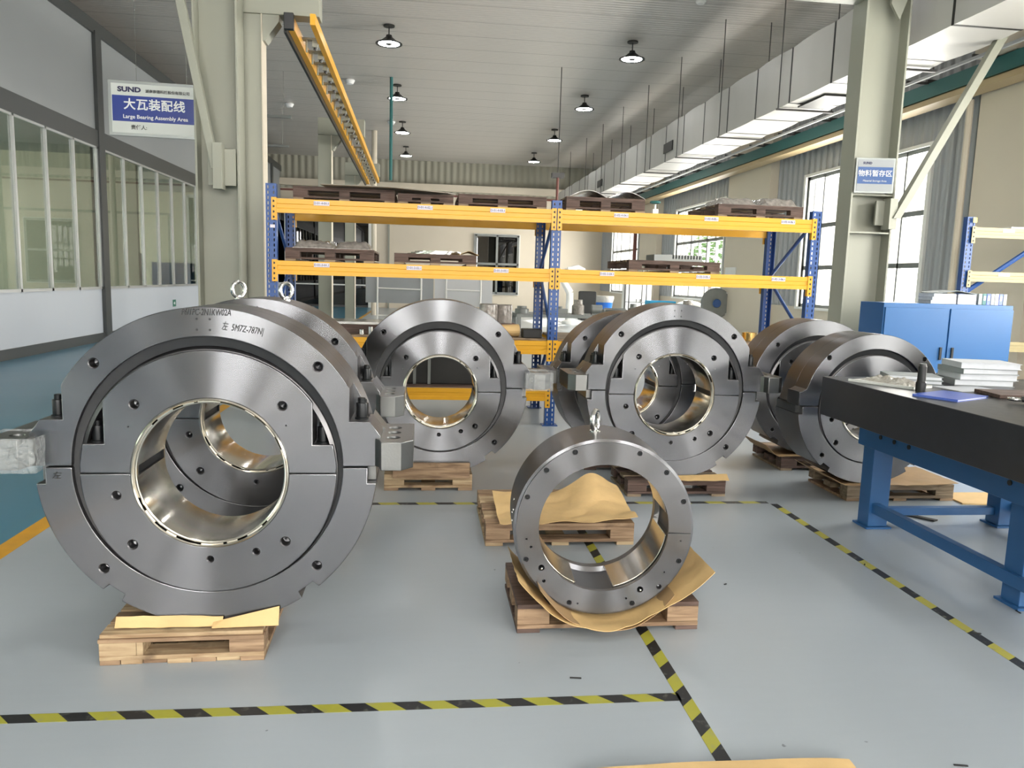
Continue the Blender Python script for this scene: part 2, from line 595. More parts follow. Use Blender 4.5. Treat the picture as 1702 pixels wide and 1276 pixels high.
# ------------------------------------------------------------------ mesh helpers
class MB:
    def __init__(s):
        s.v = []
        s.f = []

    def add(s, vs, fs):
        n = len(s.v)
        s.v += [tuple(p) for p in vs]
        s.f += [tuple(i + n for i in q) for q in fs]
        return s

    def box(s, x0, x1, y0, y1, z0, z1, mtx=None):
        vs = [Vector((x, y, z)) for z in (z0, z1) for y in (y0, y1) for x in (x0, x1)]
        if mtx:
            vs = [mtx @ p for p in vs]
        return s.add(vs, [(0, 2, 3, 1), (4, 5, 7, 6), (0, 1, 5, 4), (2, 6, 7, 3), (0, 4, 6, 2), (1, 3, 7, 5)])

    def prism(s, pts, a, b, axis='Y', mtx=None):
        """pts 2-D outline; axis Y: pts=(x,z); axis Z: pts=(x,y); axis X: pts=(y,z)"""
        n = len(pts)

        def P(p, h):
            v = {'Y': (p[0], h, p[1]), 'Z': (p[0], p[1], h), 'X': (h, p[0], p[1])}[axis]
            v = Vector(v)
            return mtx @ v if mtx else v
        area = sum(pts[i][0] * pts[(i + 1) % n][1] - pts[(i + 1) % n][0] * pts[i][1] for i in range(n))
        if area < 0:
            pts = pts[::-1]
        vs = [P(p, a) for p in pts] + [P(p, b) for p in pts]
        flip = (axis == 'Y')
        fa = tuple(range(n)) if flip else tuple(range(n))[::-1]
        fb = tuple(range(n, 2 * n))[::-1] if flip else tuple(range(n, 2 * n))
        fs = [fa, fb]
        for i in range(n):
            j = (i + 1) % n
            fs.append((i, j, j + n, i + n) if not flip else (i, i + n, j + n, j))
        return s.add(vs, fs)

    def tube(s, path, r, seg=10, cap=True, closed=False):
        pts = [Vector(p) for p in path]
        n = len(pts)
        vs, fs = [], []
        prev = None
        for i, p in enumerate(pts):
            if closed:
                d = (pts[(i + 1) % n] - pts[i - 1]).normalized()
            else:
                d = (pts[min(i + 1, n - 1)] - pts[max(i - 1, 0)]).normalized()
            if prev is None:
                a = Vector((0, 0, 1)) if abs(d.z) < 0.9 else Vector((1, 0, 0))
                u = d.cross(a).normalized()
            else:
                u = (prev - d * prev.dot(d)).normalized()
            prev = u
            w = d.cross(u)
            rr = r[i] if isinstance(r, (list, tuple)) else r
            for k in range(seg):
                t = 2 * pi * k / seg
                vs.append(p + (u * cos(t) + w * sin(t)) * rr)
        m_ = n if closed else n - 1
        for i in range(m_):
            for k in range(seg):
                a, b = i * seg + k, i * seg + (k + 1) % seg
                c, d = ((i + 1) % n) * seg + (k + 1) % seg, ((i + 1) % n) * seg + k
                fs.append((a, b, c, d))
        if cap and not closed:
            fs.append(tuple(range(seg))[::-1])
            fs.append(tuple(range((n - 1) * seg, n * seg)))
        return s.add(vs, fs)

    def cyl(s, p, q, r, seg=16):
        return s.tube([p, q], r, seg)

    def lathe(s, prof, seg=64, axis='Y', c=(0, 0, 0), closed_profile=True, a0=0, a1=2 * pi):
        """prof = [(r, h)] revolved about the axis through c"""
        n = len(prof)
        full = abs((a1 - a0) - 2 * pi) < 1e-6
        k_n = seg if full else seg + 1
        vs, fs = [], []
        for k in range(k_n):
            t = a0 + (a1 - a0) * k / seg
            for (r, h) in prof:
                if axis == 'Y':
                    vs.append((c[0] + r * cos(t), c[1] + h, c[2] + r * sin(t)))
                else:
                    vs.append((c[0] + r * cos(t), c[1] + r * sin(t), c[2] + h))
        m_ = n if closed_profile else n - 1
        for k in range(seg):
            k2 = (k + 1) % k_n
            for i in range(m_):
                j = (i + 1) % n
                fs.append((k * n + i, k * n + j, k2 * n + j, k2 * n + i))
        if not full and closed_profile:
            fs.append(tuple(range(n)))
            fs.append(tuple((k_n - 1) * n + i for i in range(n))[::-1])
        return s.add(vs, fs)

    def mesh(s, name, smooth=True, angle=20):
        me = bpy.data.meshes.new(name)
        me.from_pydata(s.v, [], s.f)
        me.update()
        bm = bmesh.new()
        bm.from_mesh(me)
        bmesh.ops.recalc_face_normals(bm, faces=bm.faces)
        bm.to_mesh(me)
        bm.free()
        if smooth:
            me.shade_smooth()
            me.set_sharp_from_angle(angle=radians(angle))
        return me


def link(name, me, m_, parent=None, loc=(0, 0, 0), rz=0, bevel=0):
    o = bpy.data.objects.new(name, me)
    C.objects.link(o)
    if m_ is not None and not me.materials:
        for q in (m_ if isinstance(m_, (list, tuple)) else [m_]):
            me.materials.append(q)
    o.parent = parent
    o.location = loc
    o.rotation_euler = (0, 0, rz)
    if bevel:
        b = o.modifiers.new('bevel', 'BEVEL')
        b.width = bevel
        b.segments = 2
        b.limit_method = 'ANGLE'
        b.angle_limit = radians(40)
        b.harden_normals = True
    return o


def part(name, mb, m_, parent=None, loc=(0, 0, 0), rz=0, bevel=0, smooth=True, label=None):
    o = link(name, mb.mesh(name, smooth), m_, parent, loc, rz, bevel)
    if label:
        o['label'] = label
    return o


def thing(name, label, cat, loc=(0, 0, 0), rz=0, group=None):
    o = bpy.data.objects.new(name, None)
    C.objects.link(o)
    o.empty_display_size = 0.1
    o.location = loc
    o.rotation_euler = (0, 0, rz)
    o['label'] = label
    o['category'] = cat
    if group:
        o['group'] = group
    return o


def tag(o, label, cat, group=None):
    o['label'] = label
    o['category'] = cat
    if group:
        o['group'] = group
    return o


def struct(name, mb, m_, parent=None, smooth=False, loc=(0, 0, 0)):
    o = part(name, mb, m_, parent, loc=loc, smooth=smooth)
    if parent is None:
        o['kind'] = 'structure'
    return o


KIDS = {}


def dup(root, loc, rz=0, label=None, group=None):
    """copy of a thing with copies of its parts and sub-parts"""
    r = root.copy()
    C.objects.link(r)
    r.location = loc
    r.rotation_euler = (0, 0, rz)
    if label:
        r['label'] = label
    if group:
        r['group'] = group
    for ch in [o for o in bpy.data.objects if o.parent == root]:
        c = ch.copy()
        C.objects.link(c)
        c.parent = r
        for g in [o for o in bpy.data.objects if o.parent == ch]:
            d = g.copy()
            C.objects.link(d)
            d.parent = c
    return r


def bake(o):
    """apply the modifiers of o into its mesh"""
    dg = bpy.context.evaluated_depsgraph_get()
    dg.update()
    me = bpy.data.meshes.new_from_object(o.evaluated_get(dg))
    o.modifiers.clear()
    o.data = me
    return me


def cut(o, cutter_mb, bevel_first=0):
    """boolean-subtract the cutter solids from o, in one go"""
    if bevel_first:
        b = o.modifiers.new('b', 'BEVEL')
        b.width = bevel_first
        b.segments = 2
        b.limit_method = 'ANGLE'
        b.angle_limit = radians(50)
    me = cutter_mb.mesh('cutter', False)
    c = bpy.data.objects.new('cutter', me)
    C.objects.link(c)
    bpy.context.view_layer.update()
    c.matrix_world = o.matrix_world.copy()
    md = o.modifiers.new('cut', 'BOOLEAN')
    md.operation = 'DIFFERENCE'
    md.solver = 'EXACT'
    md.object = c
    bake(o)
    bpy.data.objects.remove(c)
    return o


def face_rim(o, mats):
    """slot 0 for flat end faces (|ny| large), slot 1 for the rest; smooth shading by angle"""
    me = o.data
    me.materials.clear()
    for q in mats:
        me.materials.append(q)
    for p in me.polygons:
        p.material_index = 0 if abs(p.normal.y) > 0.8 else 1
    me.shade_smooth()
    me.set_sharp_from_angle(angle=radians(20))


def arc(r, a0, a1, n, c=(0, 0)):
    return [(c[0] + r * cos(radians(a0 + (a1 - a0) * i / n)), c[1] + r * sin(radians(a0 + (a1 - a0) * i / n))) for i in range(n + 1)]


def hole_cut(mb, x, z, r, depth, y0=0.0, seg=24, sink=0.004):
    """countersunk blind hole entering along +Y at y0"""
    mb.lathe([(0.0001, -0.05), (r + sink + 0.05, -0.05 + 0), (r + sink, 0.0), (r, sink), (r, depth), (0.0001, depth + r * 0.5)],
             seg, 'Y', (x, y0, z), closed_profile=True)


# text as real lettering
def text_mesh(body, size, depth=0.001, align='LEFT', shear=0.0, spacing=1.0, offset=0.0):
    cu = bpy.data.curves.new('lettering', 'FONT')
    cu.body = body
    cu.size = size
    cu.extrude = depth
    cu.align_x = align
    cu.align_y = 'CENTER'
    cu.shear = shear
    cu.space_character = spacing
    cu.offset = offset
    cu.resolution_u = 3
    o = bpy.data.objects.new('lettering', cu)
    C.objects.link(o)
    dg = bpy.context.evaluated_depsgraph_get()
    dg.update()
    me = bpy.data.meshes.new_from_object(o.evaluated_get(dg))
    bpy.data.objects.remove(o)
    return me


def lettering(body, size, m_, parent, x, y, z, align='LEFT', shear=0.0, spacing=1.0, offset=0.0, rot=0.0, sx=1.0):
    """text standing in the local XZ plane, read from -Y"""
    me = text_mesh(body, size, 0.0012, align, shear, spacing, offset)
    me.transform(Matrix.Rotation(radians(90), 4, 'X') @ Matrix.Rotation(rot, 4, 'Z') @ Matrix.Diagonal((sx, 1, 1, 1)))
    me.materials.clear()
    me.materials.append(m_)
    o = bpy.data.objects.new('lettering', me)
    C.objects.link(o)
    o.parent = parent
    o.location = (x, y, z)
    return o

# ================================================================== THE SHELL
struct('ground', MB().box(-60, 90, -60, 90, -0.30, -0.25), M['outside'])
struct('floor', MB().box(-13.0, WX + 0.3, GY - 0.3, Y_FAR + 0.3, -0.2, 0.0), M['floor'])
cm = MB()
x_l, x_r = -13.0, WX + 0.3
cm.box(x_l, x_r, GY - 0.3, ADDED_SKYLIGHTS[0][2], H_CEIL, H_CEIL + 0.15)
cm.box(x_l, x_r, ADDED_SKYLIGHTS[0][3], ADDED_SKYLIGHTS[1][2], H_CEIL, H_CEIL + 0.15)
cm.box(x_l, x_r, ADDED_SKYLIGHTS[1][3], Y_FAR + 0.3, H_CEIL, H_CEIL + 0.15)
for q in ADDED_SKYLIGHTS:
    cm.box(x_l, q[0], q[2], q[3], H_CEIL, H_CEIL + 0.15)
    cm.box(q[1], x_r, q[2], q[3], H_CEIL, H_CEIL + 0.15)
struct('ceiling', cm, M['ceiling'])

# right wall: cream plinth below the sills, ribbed cladding above, with window openings
yy0, yy1 = GY, Y_FAR
low = MB()
low.box(WX, WX + 0.25, yy0, yy1, 0, WZ0)
struct('wall_right', low, M['cream'])
cl = MB()
cl.box(WX, WX + 0.2, yy0, yy1, WZ1, H_CEIL)
edges = [yy0]
for a, b in WINS:
    edges += [a, b]
edges.append(yy1)
for i in range(0, len(edges), 2):
    cl.box(WX, WX + 0.2, edges[i], edges[i + 1], WZ0, WZ1)
# real folded ribs on the face of the cladding
y = yy0
while y < yy1:
    inside = [w for w in WINS if w[0] - 0.13 < y < w[1] + 0.02]
    z_lo = WZ1 + 0.02 if inside else WZ0 + 0.03
    cl.prism([(WX, y), (WX - 0.035, y + 0.035), (WX - 0.035, y + 0.085), (WX, y + 0.12)], z_lo, H_CEIL, 'Z')
    y += 0.26
struct('wall_right_cladding', cl, M['clad'])['kind'] = 'structure'
# pilasters
for k, (a, b) in enumerate([(-6.7, -5.9), (0.6, 1.6), (9.9, 11.2), (18.3, 20.9), (27.4, 29.6)]):
    struct('trim_%d' % (k + 1), MB().box(WX - 0.25, WX - 0.04, a, b, 0, H_CEIL), M['cream'])

# windows of the right wall
for k, (a, b) in enumerate(WINS):
    fr = MB()
    d0, d1 = WX + 0.02, WX + 0.10
    fr.box(d0, d1, a, a + 0.07, WZ0, WZ1)
    fr.box(d0, d1, b - 0.07, b, WZ0, WZ1)
    fr.box(d0, d1, a, b, WZ0, WZ0 + 0.07)
    fr.box(d0, d1, a, b, WZ1 - 0.07, WZ1)
    ncol = 6
    for i in range(1, ncol):
        yc = a + (b - a) * i / ncol
        w = 0.045 if i % 2 == 0 else 0.022
        fr.box(d0, d1, yc - w, yc + w, WZ0, WZ1)
    for zc in (1.95, 2.85):
        fr.box(d0, d1, a, b, zc - 0.045, zc + 0.045)
    w = struct('window_%d' % (k + 1), fr, M['machine'])
    part('glass_pane', MB().box(WX + 0.055, WX + 0.061, a + 0.05, b - 0.05, WZ0 + 0.05, WZ1 - 0.05), M['glass'], w)
    sill = MB().box(WX - 0.06, WX + 0.02, a - 0.08, b + 0.08, WZ0 - 0.05, WZ0)
    sill.box(WX - 0.05, WX + 0.02, a - 0.09, b + 0.09, WZ1, WZ1 + 0.06)
    sill.box(WX - 0.05, WX + 0.02, a - 0.09, a, WZ0, WZ1)
    sill.box(WX - 0.05, WX + 0.02, b, b + 0.09, WZ0, WZ1)
    part('casing', sill, M['white'], w)

# far wall
fw = MB().box(-13, WX, Y_FAR, Y_FAR + 0.2, 0, 5.35)
struct('wall_far', fw, M['cream'])
struct('wall_far_cladding', MB().box(-13, WX, Y_FAR, Y_FAR + 0.2, 5.35, H_CEIL), M['cladfar'])
struct('trim_6', MB().box(-13, WX - 0.3, Y_FAR - 0.25, Y_FAR - 0.01, 5.45, 5.75), M['cream'])
struct('trim_7', MB().box(-13, WX - 0.3, Y_FAR - 0.06, Y_FAR - 0.01, 5.22, 5.30), M['redbrown'])
# tall dark openings with posts between them, far left part of the far wall
dk = MB().box(-9.0, -2.5, Y_FAR - 0.10, Y_FAR - 0.005, 0, 4.75)
d = struct('door_1', dk, M['darkframe'])
part('glass_pane', MB().box(-8.95, -2.55, Y_FAR - 0.14, Y_FAR - 0.13, 0.1, 4.7), M['glassd'], d)
pf = MB()
for x in (-9.0, -6.3, -2.52):
    pf.box(x - 0.06, x + 0.06, Y_FAR - 0.2, Y_FAR - 0.1, 0, 4.8)
pf.box(-9, -2.5, Y_FAR - 0.2, Y_FAR - 0.1, 4.7, 4.85)
pf.box(-9, -2.5, Y_FAR - 0.18, Y_FAR - 0.12, 1.0, 1.06)
part('frame', pf, M['white'], d)
# sliding window in the cream wall
w = struct('window_7', MB().box(2.3, 4.5, Y_FAR - 0.06, Y_FAR - 0.01, 0.75, 3.6), M['white'])
part('glass_pane', MB().box(2.42, 4.38, Y_FAR - 0.09, Y_FAR - 0.07, 0.85, 3.5), M['glassd'], w)
wf = MB()
for x in (2.4, 3.4, 4.4):
    wf.box(x - 0.05, x + 0.05, Y_FAR - 0.13, Y_FAR - 0.09, 0.8, 3.55)
for z in (0.83, 2.2, 3.52):
    wf.box(2.35, 4.45, Y_FAR - 0.13, Y_FAR - 0.09, z - 0.05, z + 0.05)
part('frame', wf, M['machine'], w)
# recessed cream panel frame and a doorway further right
pn = MB()
for (x0, x1, z0, z1) in [(-1.7, -1.62, 0, 4.0), (-1.7, 5.4, 3.9, 4.0), (5.32, 5.4, 0, 4.0)]:
    pn.box(x0, x1, Y_FAR - 0.08, Y_FAR - 0.005, z0, z1)
struct('trim_8', pn, M['column'])
# end wall behind the camera with the added slit openings
bw = MB()
bw.box(-13, WX, GY - 0.2, GY, 0, SZ0)
bw.box(-13, WX, GY - 0.2, GY, SZ1, H_CEIL)
e_ = [-13.0] + [q for w_ in ADDED_SLITS for q in w_] + [WX]
for i in range(0, len(e_), 2):
    bw.box(e_[i], e_[i + 1], GY - 0.2, GY, SZ0, SZ1)
struct('wall_back', bw, M['cream'])
# outer wall of the glazed rooms
lw = MB()
lw.box(-13.2, -13.0, GY, Y_FAR, 0, 1.1)
lw.box(-13.2, -13.0, GY, Y_FAR, 3.7, H_CEIL)
e_ = [GY] + [q for w_ in LWINS for q in w_] + [Y_FAR]
for i in range(0, len(e_), 2):
    lw.box(-13.2, -13.0, e_[i], e_[i + 1], 1.1, 3.7)
struct('wall_left', lw, M['cream'])

# ------------------------------------------------------------------ glazed partition on the left
PX = -6.55
pw = MB()
pw.box(PX - 0.06, PX, GY, Y_FAR, 0.17, 1.06)
part_w = struct('wall_partition', pw, M['panelwhite'])
part('upper_panel', MB().box(PX - 0.06, PX, GY, Y_FAR, 4.15, 6.1), M['panelgrey'], part_w)
part('plinth', MB().box(PX - 0.08, PX + 0.03, GY, Y_FAR, 0.0, 0.17), M['darkframe'], part_w)
rl = MB().box(PX - 0.1, PX + 0.05, GY, Y_FAR, 3.88, 4.2)
part('rail', rl, M['darkframe'], part_w)
part('rail', MB().box(PX - 0.1, PX + 0.05, GY, Y_FAR, 6.05, 6.3), M['darkframe'], part_w)
posts_y = [-9.9, -1.0, 7.95, 16.9, 25.85, 34.8]
for yc in posts_y:
    part('post', MB().box(PX - 0.12, PX + 0.07, yc - 0.12, yc + 0.16, 0, 6.1), M['darkframe'], part_w)
wi = 8
for i in range(len(posts_y) - 1):
    a, b = posts_y[i] + 0.17, posts_y[i + 1] - 0.13
    fr = MB()
    fr.box(PX - 0.03, PX + 0.035, a, b, 1.06, 1.11)
    fr.box(PX - 0.03, PX + 0.035, a, b, 3.84, 3.88)
    n = 8
    for k in range(n + 1):
        yc = a + (b - a) * k / n
        yc = min(max(yc, a + 0.03), b - 0.03)
        fr.box(PX - 0.03, PX + 0.035, yc - 0.03, yc + 0.03, 1.06, 3.88)
    w = struct('window_%d' % wi, fr, M['alu'])
    wi += 1
    part('glass_pane', MB().box(PX - 0.006, PX + 0.0, a, b, 1.1, 3.85), M['glassp'], w)
# rooms behind the glass
rm = MB()
for yc in (0.5, 9.0, 19.5, 28.0):
    rm.box(-12.9, PX - 0.2, yc, yc + 0.1, 0, 4.1)
struct('wall_room_dividers', rm, M['cream'])
struct('ceiling_rooms', MB().box(-13, PX - 0.13, GY, Y_FAR, 4.1, 4.14), M['panelgrey'])

# green exit marker on the partition
ex = thing('exit_marker', 'small square green exit marker on the white partition panel', 'sign', (PX + 0.002, 21.4, 0.62))
part('marker_plate', MB().box(0, 0.004, -0.13, 0.13, -0.09, 0.09), M['green'], ex)
arr = MB()
arr.prism([(-0.06, -0.015), (0.0, -0.015), (0.0, -0.05), (0.07, 0.0), (0.0, 0.05), (0.0, 0.015), (-0.06, 0.015)], 0.004, 0.006, 'X')
part('arrow_symbol', arr, M['inkwhite'], ex)

# things seen through the glass
def cabinet(loc, sx, sy, sz, m_, label, doors=2, rz=0):
    t = thing('storage_cabinet', label, 'cabinet', loc, rz)
    part('body', MB().box(-sx / 2, sx / 2, 0, sy, 0.05, sz), m_, t, bevel=0.006)
    part('plinth', MB().box(-sx / 2 + 0.03, sx / 2 - 0.03, 0.03, sy - 0.02, 0, 0.05), M['darkframe'], t)
    w_ = sx / doors
    for i in range(doors):
        x0 = -sx / 2 + i * w_
        dr = part('door', MB().box(x0 + 0.015, x0 + w_ - 0.004, -0.018, -0.0, 0.08, sz - 0.05), m_, t, bevel=0.004)
        hx = x0 + w_ - 0.07 if i % 2 == 0 else x0 + 0.07
        part('handle', MB().box(hx - 0.012, hx + 0.012, -0.035, -0.018, sz * 0.55, sz * 0.55 + 0.14), M['darkmetal'], dr)
    return t

cabinet((-8.3, 21.5, 0), 1.6, 0.5, 1.9, M['machine'], 'grey cabinet behind the glass partition, right of the dark post')
cabinet((-7.6, 24.6, 0), 1.1, 0.5, 1.7, M['cabblue'], 'blue cabinet behind the far panes of the glass partition')
cabinet((-8.6, 14.3, 0), 1.3, 0.5, 2.6, M['offwhite'], 'tall pale cabinet behind the glass left of the dark post')
tb = thing('work_desk', 'long dark desk behind the glass at the far left', 'desk', (-8.4, 12.0, 0))
part('desk_top', MB().box(-1.0, 1.0, 0, 0.8, 1.05, 1.1), M['darkframe'], tb)
for x in (-0.95, 0.95):
    for y in (0.05, 0.75):
        part('leg', MB().box(x - 0.03, x + 0.03, y - 0.03, y + 0.03, 0, 1.05), M['darkframe'], tb)

# ================================================================== FLOOR MARKINGS
def tape(x0, y0, x1, y1, w, m_, label, name='hazard_tape', cat='floor tape'):
    L = sqrt((x1 - x0) ** 2 + (y1 - y0) ** 2)
    mb = MB()
    n = max(2, int(L / 0.4))
    for i in range(n):
        mb.box(L * i / n, L * (i + 1) / n, -w / 2, w / 2, 0.0002, 0.0012)
    o = part(name, mb, m_, None, (x0, y0, 0), atan2(y1 - y0, x1 - x0), smooth=False)
    return tag(o, label, cat)

tape(0.955, 2.57, -2.1, 2.57, 0.052, M['tape'], 'black and yellow tape running left to right across the front of the floor')
tape(0.97, 1.6, 0.97, 5.02, 0.052, M['tape'], 'black and yellow tape running away under the small bearing ring')
tape(-0.9, 5.04, 2.42, 5.04, 0.05, M['tapeflat'], 'worn tape line crossing behind the small ring, in front of the rear pallets')
tape(2.45, 1.9, 2.45, 5.0, 0.05, M['tapeflat'], 'worn yellow and black tape line passing left of the blue table stand')
yl = MB().box(-2.25, -2.14, GY + 1, 36, 0.0002, 0.0014)
tag(part('yellow_line', yl, M['yellowline'], smooth=False), 'solid orange yellow line along the blue walkway at the left', 'floor line')

# ================================================================== PALLETS AND PAPER
def pallet(loc, sx, sy, h, m_, label, rz=0, kind='deck', m2=None, group=None):
    """wooden pallet; local x 0..sx (front edge y=0), y 0..sy"""
    t = thing('wooden_pallet', label, 'pallet', loc, rz, group)
    m2 = m2 or m_
    bt = 0.020
    # bottom boards
    bw_ = 0.10
    for i, x in enumerate((0.0, sx / 2 - bw_ / 2, sx - bw_)):
        part('bottom_board', MB().box(x, x + bw_, 0.0, sy, 0.0, bt), m2, t, bevel=0.002)
    part('bottom_board', MB().box(0, sx, -0.002, 0.09, bt, bt * 1.9), m_, t, bevel=0.002)
    # blocks
    z0, z1 = bt * 1.9, h - 2 * bt
    if kind == 'open':
        z1 = h - bt
    for x in ((0.0, sx - 0.14) if kind == 'open' else (0.0, sx - 0.14, sx / 2 - 0.05)):
        wdt = 0.1 if abs(x - (sx / 2 - 0.05)) < 1e-6 else 0.14
        for y in (0.0, sy / 2 - 0.05, sy - 0.1):
            if wdt == 0.1 and y == 0.0 and kind != 'mid':
                continue
            part('block', MB().box(x, x + wdt, y, y + 0.1, z0, z1), m_, t, bevel=0.003)
    if kind == 'open':
        for x in (0.0, sx - 0.14):
            part('side_board', MB().box(x, x + 0.14, 0.0, sy, z1, h), m2, t, bevel=0.002)
    else:
        part('cross_board', MB().box(0, sx, 0.0, 0.095, z1, z1 + bt), m_, t, bevel=0.002)
        part('cross_board', MB().box(0, sx, sy - 0.095, sy, z1, z1 + bt), m_, t, bevel=0.002)
        n = max(3, int(sy / 0.125))
        for i in range(n):
            y = i * (sy - 0.1) / (n - 1)
            part('deck_board', MB().box(0, sx, y, y + 0.1, h - bt, h), m2 if i % 2 else m_, t, bevel=0.002)
    return t


def sheet(fn, nu, nv, thick=0.003):
    """thin solid sheet from fn(u,v) in 0..1"""
    top = [Vector(fn(i / nu, j / nv)) for j in range(nv + 1) for i in range(nu + 1)]
    vs = top + [p + Vector((0, 0, -thick)) for p in top]
    N = len(top)
    fs = []
    W_ = nu + 1
    for j in range(nv):
        for i in range(nu):
            a = j * W_ + i
            fs.append((a, a + 1, a + 1 + W_, a + W_))
            fs.append((a + N, a + W_ + N, a + 1 + W_ + N, a + 1 + N))
    for i in range(nu):
        fs.append((i, i + N, i + 1 + N, i + 1))
        a = nv * W_ + i
        fs.append((a, a + 1, a + 1 + N, a + N))
    for j in range(nv):
        a = j * W_
        fs.append((a, a + W_, a + W_ + N, a + N))
        a = j * W_ + nu
        fs.append((a, a + N, a + W_ + N, a + W_))
    return MB().add(vs, fs)


def nz(x, y, s=1.0, k=0.0):
    return noise.noise(Vector((x * s + k, y * s - k, k * 1.7)))

# ================================================================== BEARINGS
def make_bearing(R=0.61, RL=0.632, Rg=0.50, Rd=0.475, Rh=0.292, cz=0.755, dz=-0.028, notch=True, left_notch=True, disc_notch=True,
                 lug=True, lug_x=(0.60, 0.772), eye=0, name='journal_bearing', label='', writing=False, gapdark=True, lug_bolts=True, depth=0.36):
    t = thing(name, label, 'bearing')
    D = depth
    k = RL / 0.632
    sx_, sz_ = 0.605 * k, 0.18 * k          # shoulder
    nx = 0.525 * k                           # notch wall
    zt = sqrt(max(0.0001, R * R - nx * nx))  # top of notch wall on the circle
    hb = 0.003

    def upper(notched_r, notched_l):
        pts = [(Rg, hb)]
        if notched_r:
            pts += [(0.645 * k, hb), (0.645 * k, 0.125 * k), (sx_, sz_), (nx, sz_), (nx, zt)]
            a0 = math.degrees(atan2(zt, nx))
        else:
            zz = 0.115 * k
            pts += [(sx_, hb), (sx_, zz)]
            a0 = math.degrees(math.asin(min(0.95, (zz + 0.06) / R)))
            pts += [((R * cos(radians(a0))) + 0.015, zz + 0.02)]
        if notched_l:
            a1 = 180 - math.degrees(atan2(zt, nx))
        else:
            zz = 0.115 * k
            a1 = 180 - math.degrees(math.asin(min(0.95, (zz + 0.06) / R)))
        pts += arc(R, a0, a1, 72)
        if notched_l:
            pts += [(-nx, sz_), (-sx_, sz_), (-0.645 * k, 0.125 * k), (-0.645 * k, hb)]
        else:
            xr = R * cos(radians(a1))
            pts += [(xr - 0.015, zz + 0.02), (xr - 0.05, zz), (-RL, zz), (-RL, hb)]
        pts += [(-Rg, hb)]
        pts += arc(Rg, 180 - 0.4, 0.4, 90)[1:-1]
        return pts
    a_ = MB()
    a_.prism(upper(notch, left_notch), 0.0, D * 0.5, 'Y')
    up_ = part('upper_housing', a_, M['face'], t, (0, 0, cz))
    hc = MB()
    rb = 0.565 * k
    for sgn in (-1, 1):
        hole_cut(hc, sgn * rb * cos(radians(44)), rb * sin(radians(44)), 0.017 * k, 0.055)
    cut(up_, hc, 0.003)
    # rear flange of the upper half (no notches)
    b_ = MB()
    pts = [(Rg, hb), (0.60 * k, hb)] + arc(R, 11, 169, 72) + [(-0.60 * k, hb), (-Rg, hb)] + arc(Rg, 179.6, 0.4, 90)[1:-1]
    b_.prism(pts, D * 0.5, D, 'Y')
    rf_ = part('rear_flange', b_, M['face'], up_, (0, 0, 0), bevel=0.003)
    bake(rf_)
    face_rim(up_, (M['face'], M['rim']))
    face_rim(rf_, (M['face'], M['rim']))
    # lower half
    s0 = 0.595 * k
    pts = [(-Rg, -hb), (-s0, -hb), (-s0, -0.065 * k), (-sqrt(RL ** 2 - (0.065 * k) ** 2), -0.065 * k)]
    aL = 180 + math.degrees(math.asin(0.065 * k / RL))
    pts += arc(RL, aL, 230, 26)[1:]
    pts += arc(RL - 0.03, 230.5, 237, 4)
    pts += arc(RL, 237.4, 302.6, 40)
    pts += arc(RL - 0.03, 303, 309.5, 4)
    pts += arc(RL, 310, 540 - aL, 26)
    pts += [(s0, -0.065 * k), (s0, -hb), (Rg, -hb)]
    pts += arc(Rg, -0.4, -179.6, 90)[1:-1]
    lo = part('lower_housing', MB().prism(pts, 0.0, D, 'Y'), M['face'], t, (0, 0, cz))
    hc = MB()
    for sgn in (-1, 1):
        hole_cut(hc, sgn * rb * cos(radians(45)), -rb * sin(radians(45)), 0.017 * k, 0.055)
    cut(lo, hc, 0.003)
    face_rim(lo, (M['face'], M['rim']))
    # joint keys at the split
    for sgn in (-1, 1):
        jk = MB().box(min(sgn * s0, sgn * (s0 + 0.03)), max(sgn * s0, sgn * (s0 + 0.03)), 0.05, D - 0.02, -0.062 * k, -0.002)
        part('joint_key', jk, M['milled'], t, (0, 0, cz))
    # dark seal gap
    part('spherical_seat', MB().lathe([(Rd - 0.012, 0.014), (Rd + 0.004, 0.022), (Rd + 0.016, 0.04), (Rd + 0.020, 0.07), (Rd + 0.020, D - 0.05), (Rd - 0.012, D - 0.05)], 128), M['rim'], t, (0, 0, cz + dz))
    part('seal_ring', MB().lathe([(Rd - 0.012, 0.03), (Rg + 0.003, 0.022), (Rg + 0.003, D - 0.03), (Rd - 0.012, D - 0.03)], 96), M['gap'], t, (0, 0, cz))
    # inner disc, two halves
    zc = cz + dz
    nX, nZ = 0.385 * Rd / 0.475, 0.115 * Rd / 0.475

    def disc_up(notched, Rr):
        p = [(Rh, 0.0008)]
        if notched:
            aa = math.degrees(math.asin(nZ / Rr))
            p += arc(Rr, 0.15, aa, 6) + [(nX, nZ)]
            ab = math.degrees(math.acos(nX / Rr))
            p += arc(Rr, ab, 180 - ab, 60)
            p += [(-nX, nZ)] + arc(Rr, 180 - aa, 179.85, 6)
        else:
            p += arc(Rr, 0.15, 179.85, 90)
        p += [(-Rh, 0.0008)] + arc(Rh, 179.7, 0.3, 64)[1:-1]
        return p
    du = part('upper_shell', MB().prism(disc_up(disc_notch, Rd), 0.006, 0.13, 'Y'), M['face'], t, (0, 0, zc))
    hc = MB()
    rh = 0.80 * Rd
    if Rd - Rh < 0.16:
        rh = (Rd + Rh) / 2
    for sgn in (-1, 1):
        hole_cut(hc, sgn * rh * cos(radians(44.5)), rh * sin(radians(44.5)), 0.016, 0.05, 0.006)
    hole_cut(hc, -0.62 * Rd, 0.38 * Rd, 0.003, 0.02, 0.006, 8, 0.001)
    hole_cut(hc, 0.60 * Rd, 0.40 * Rd, 0.003, 0.02, 0.006, 8, 0.001)
    cut(du, hc, 0.004)
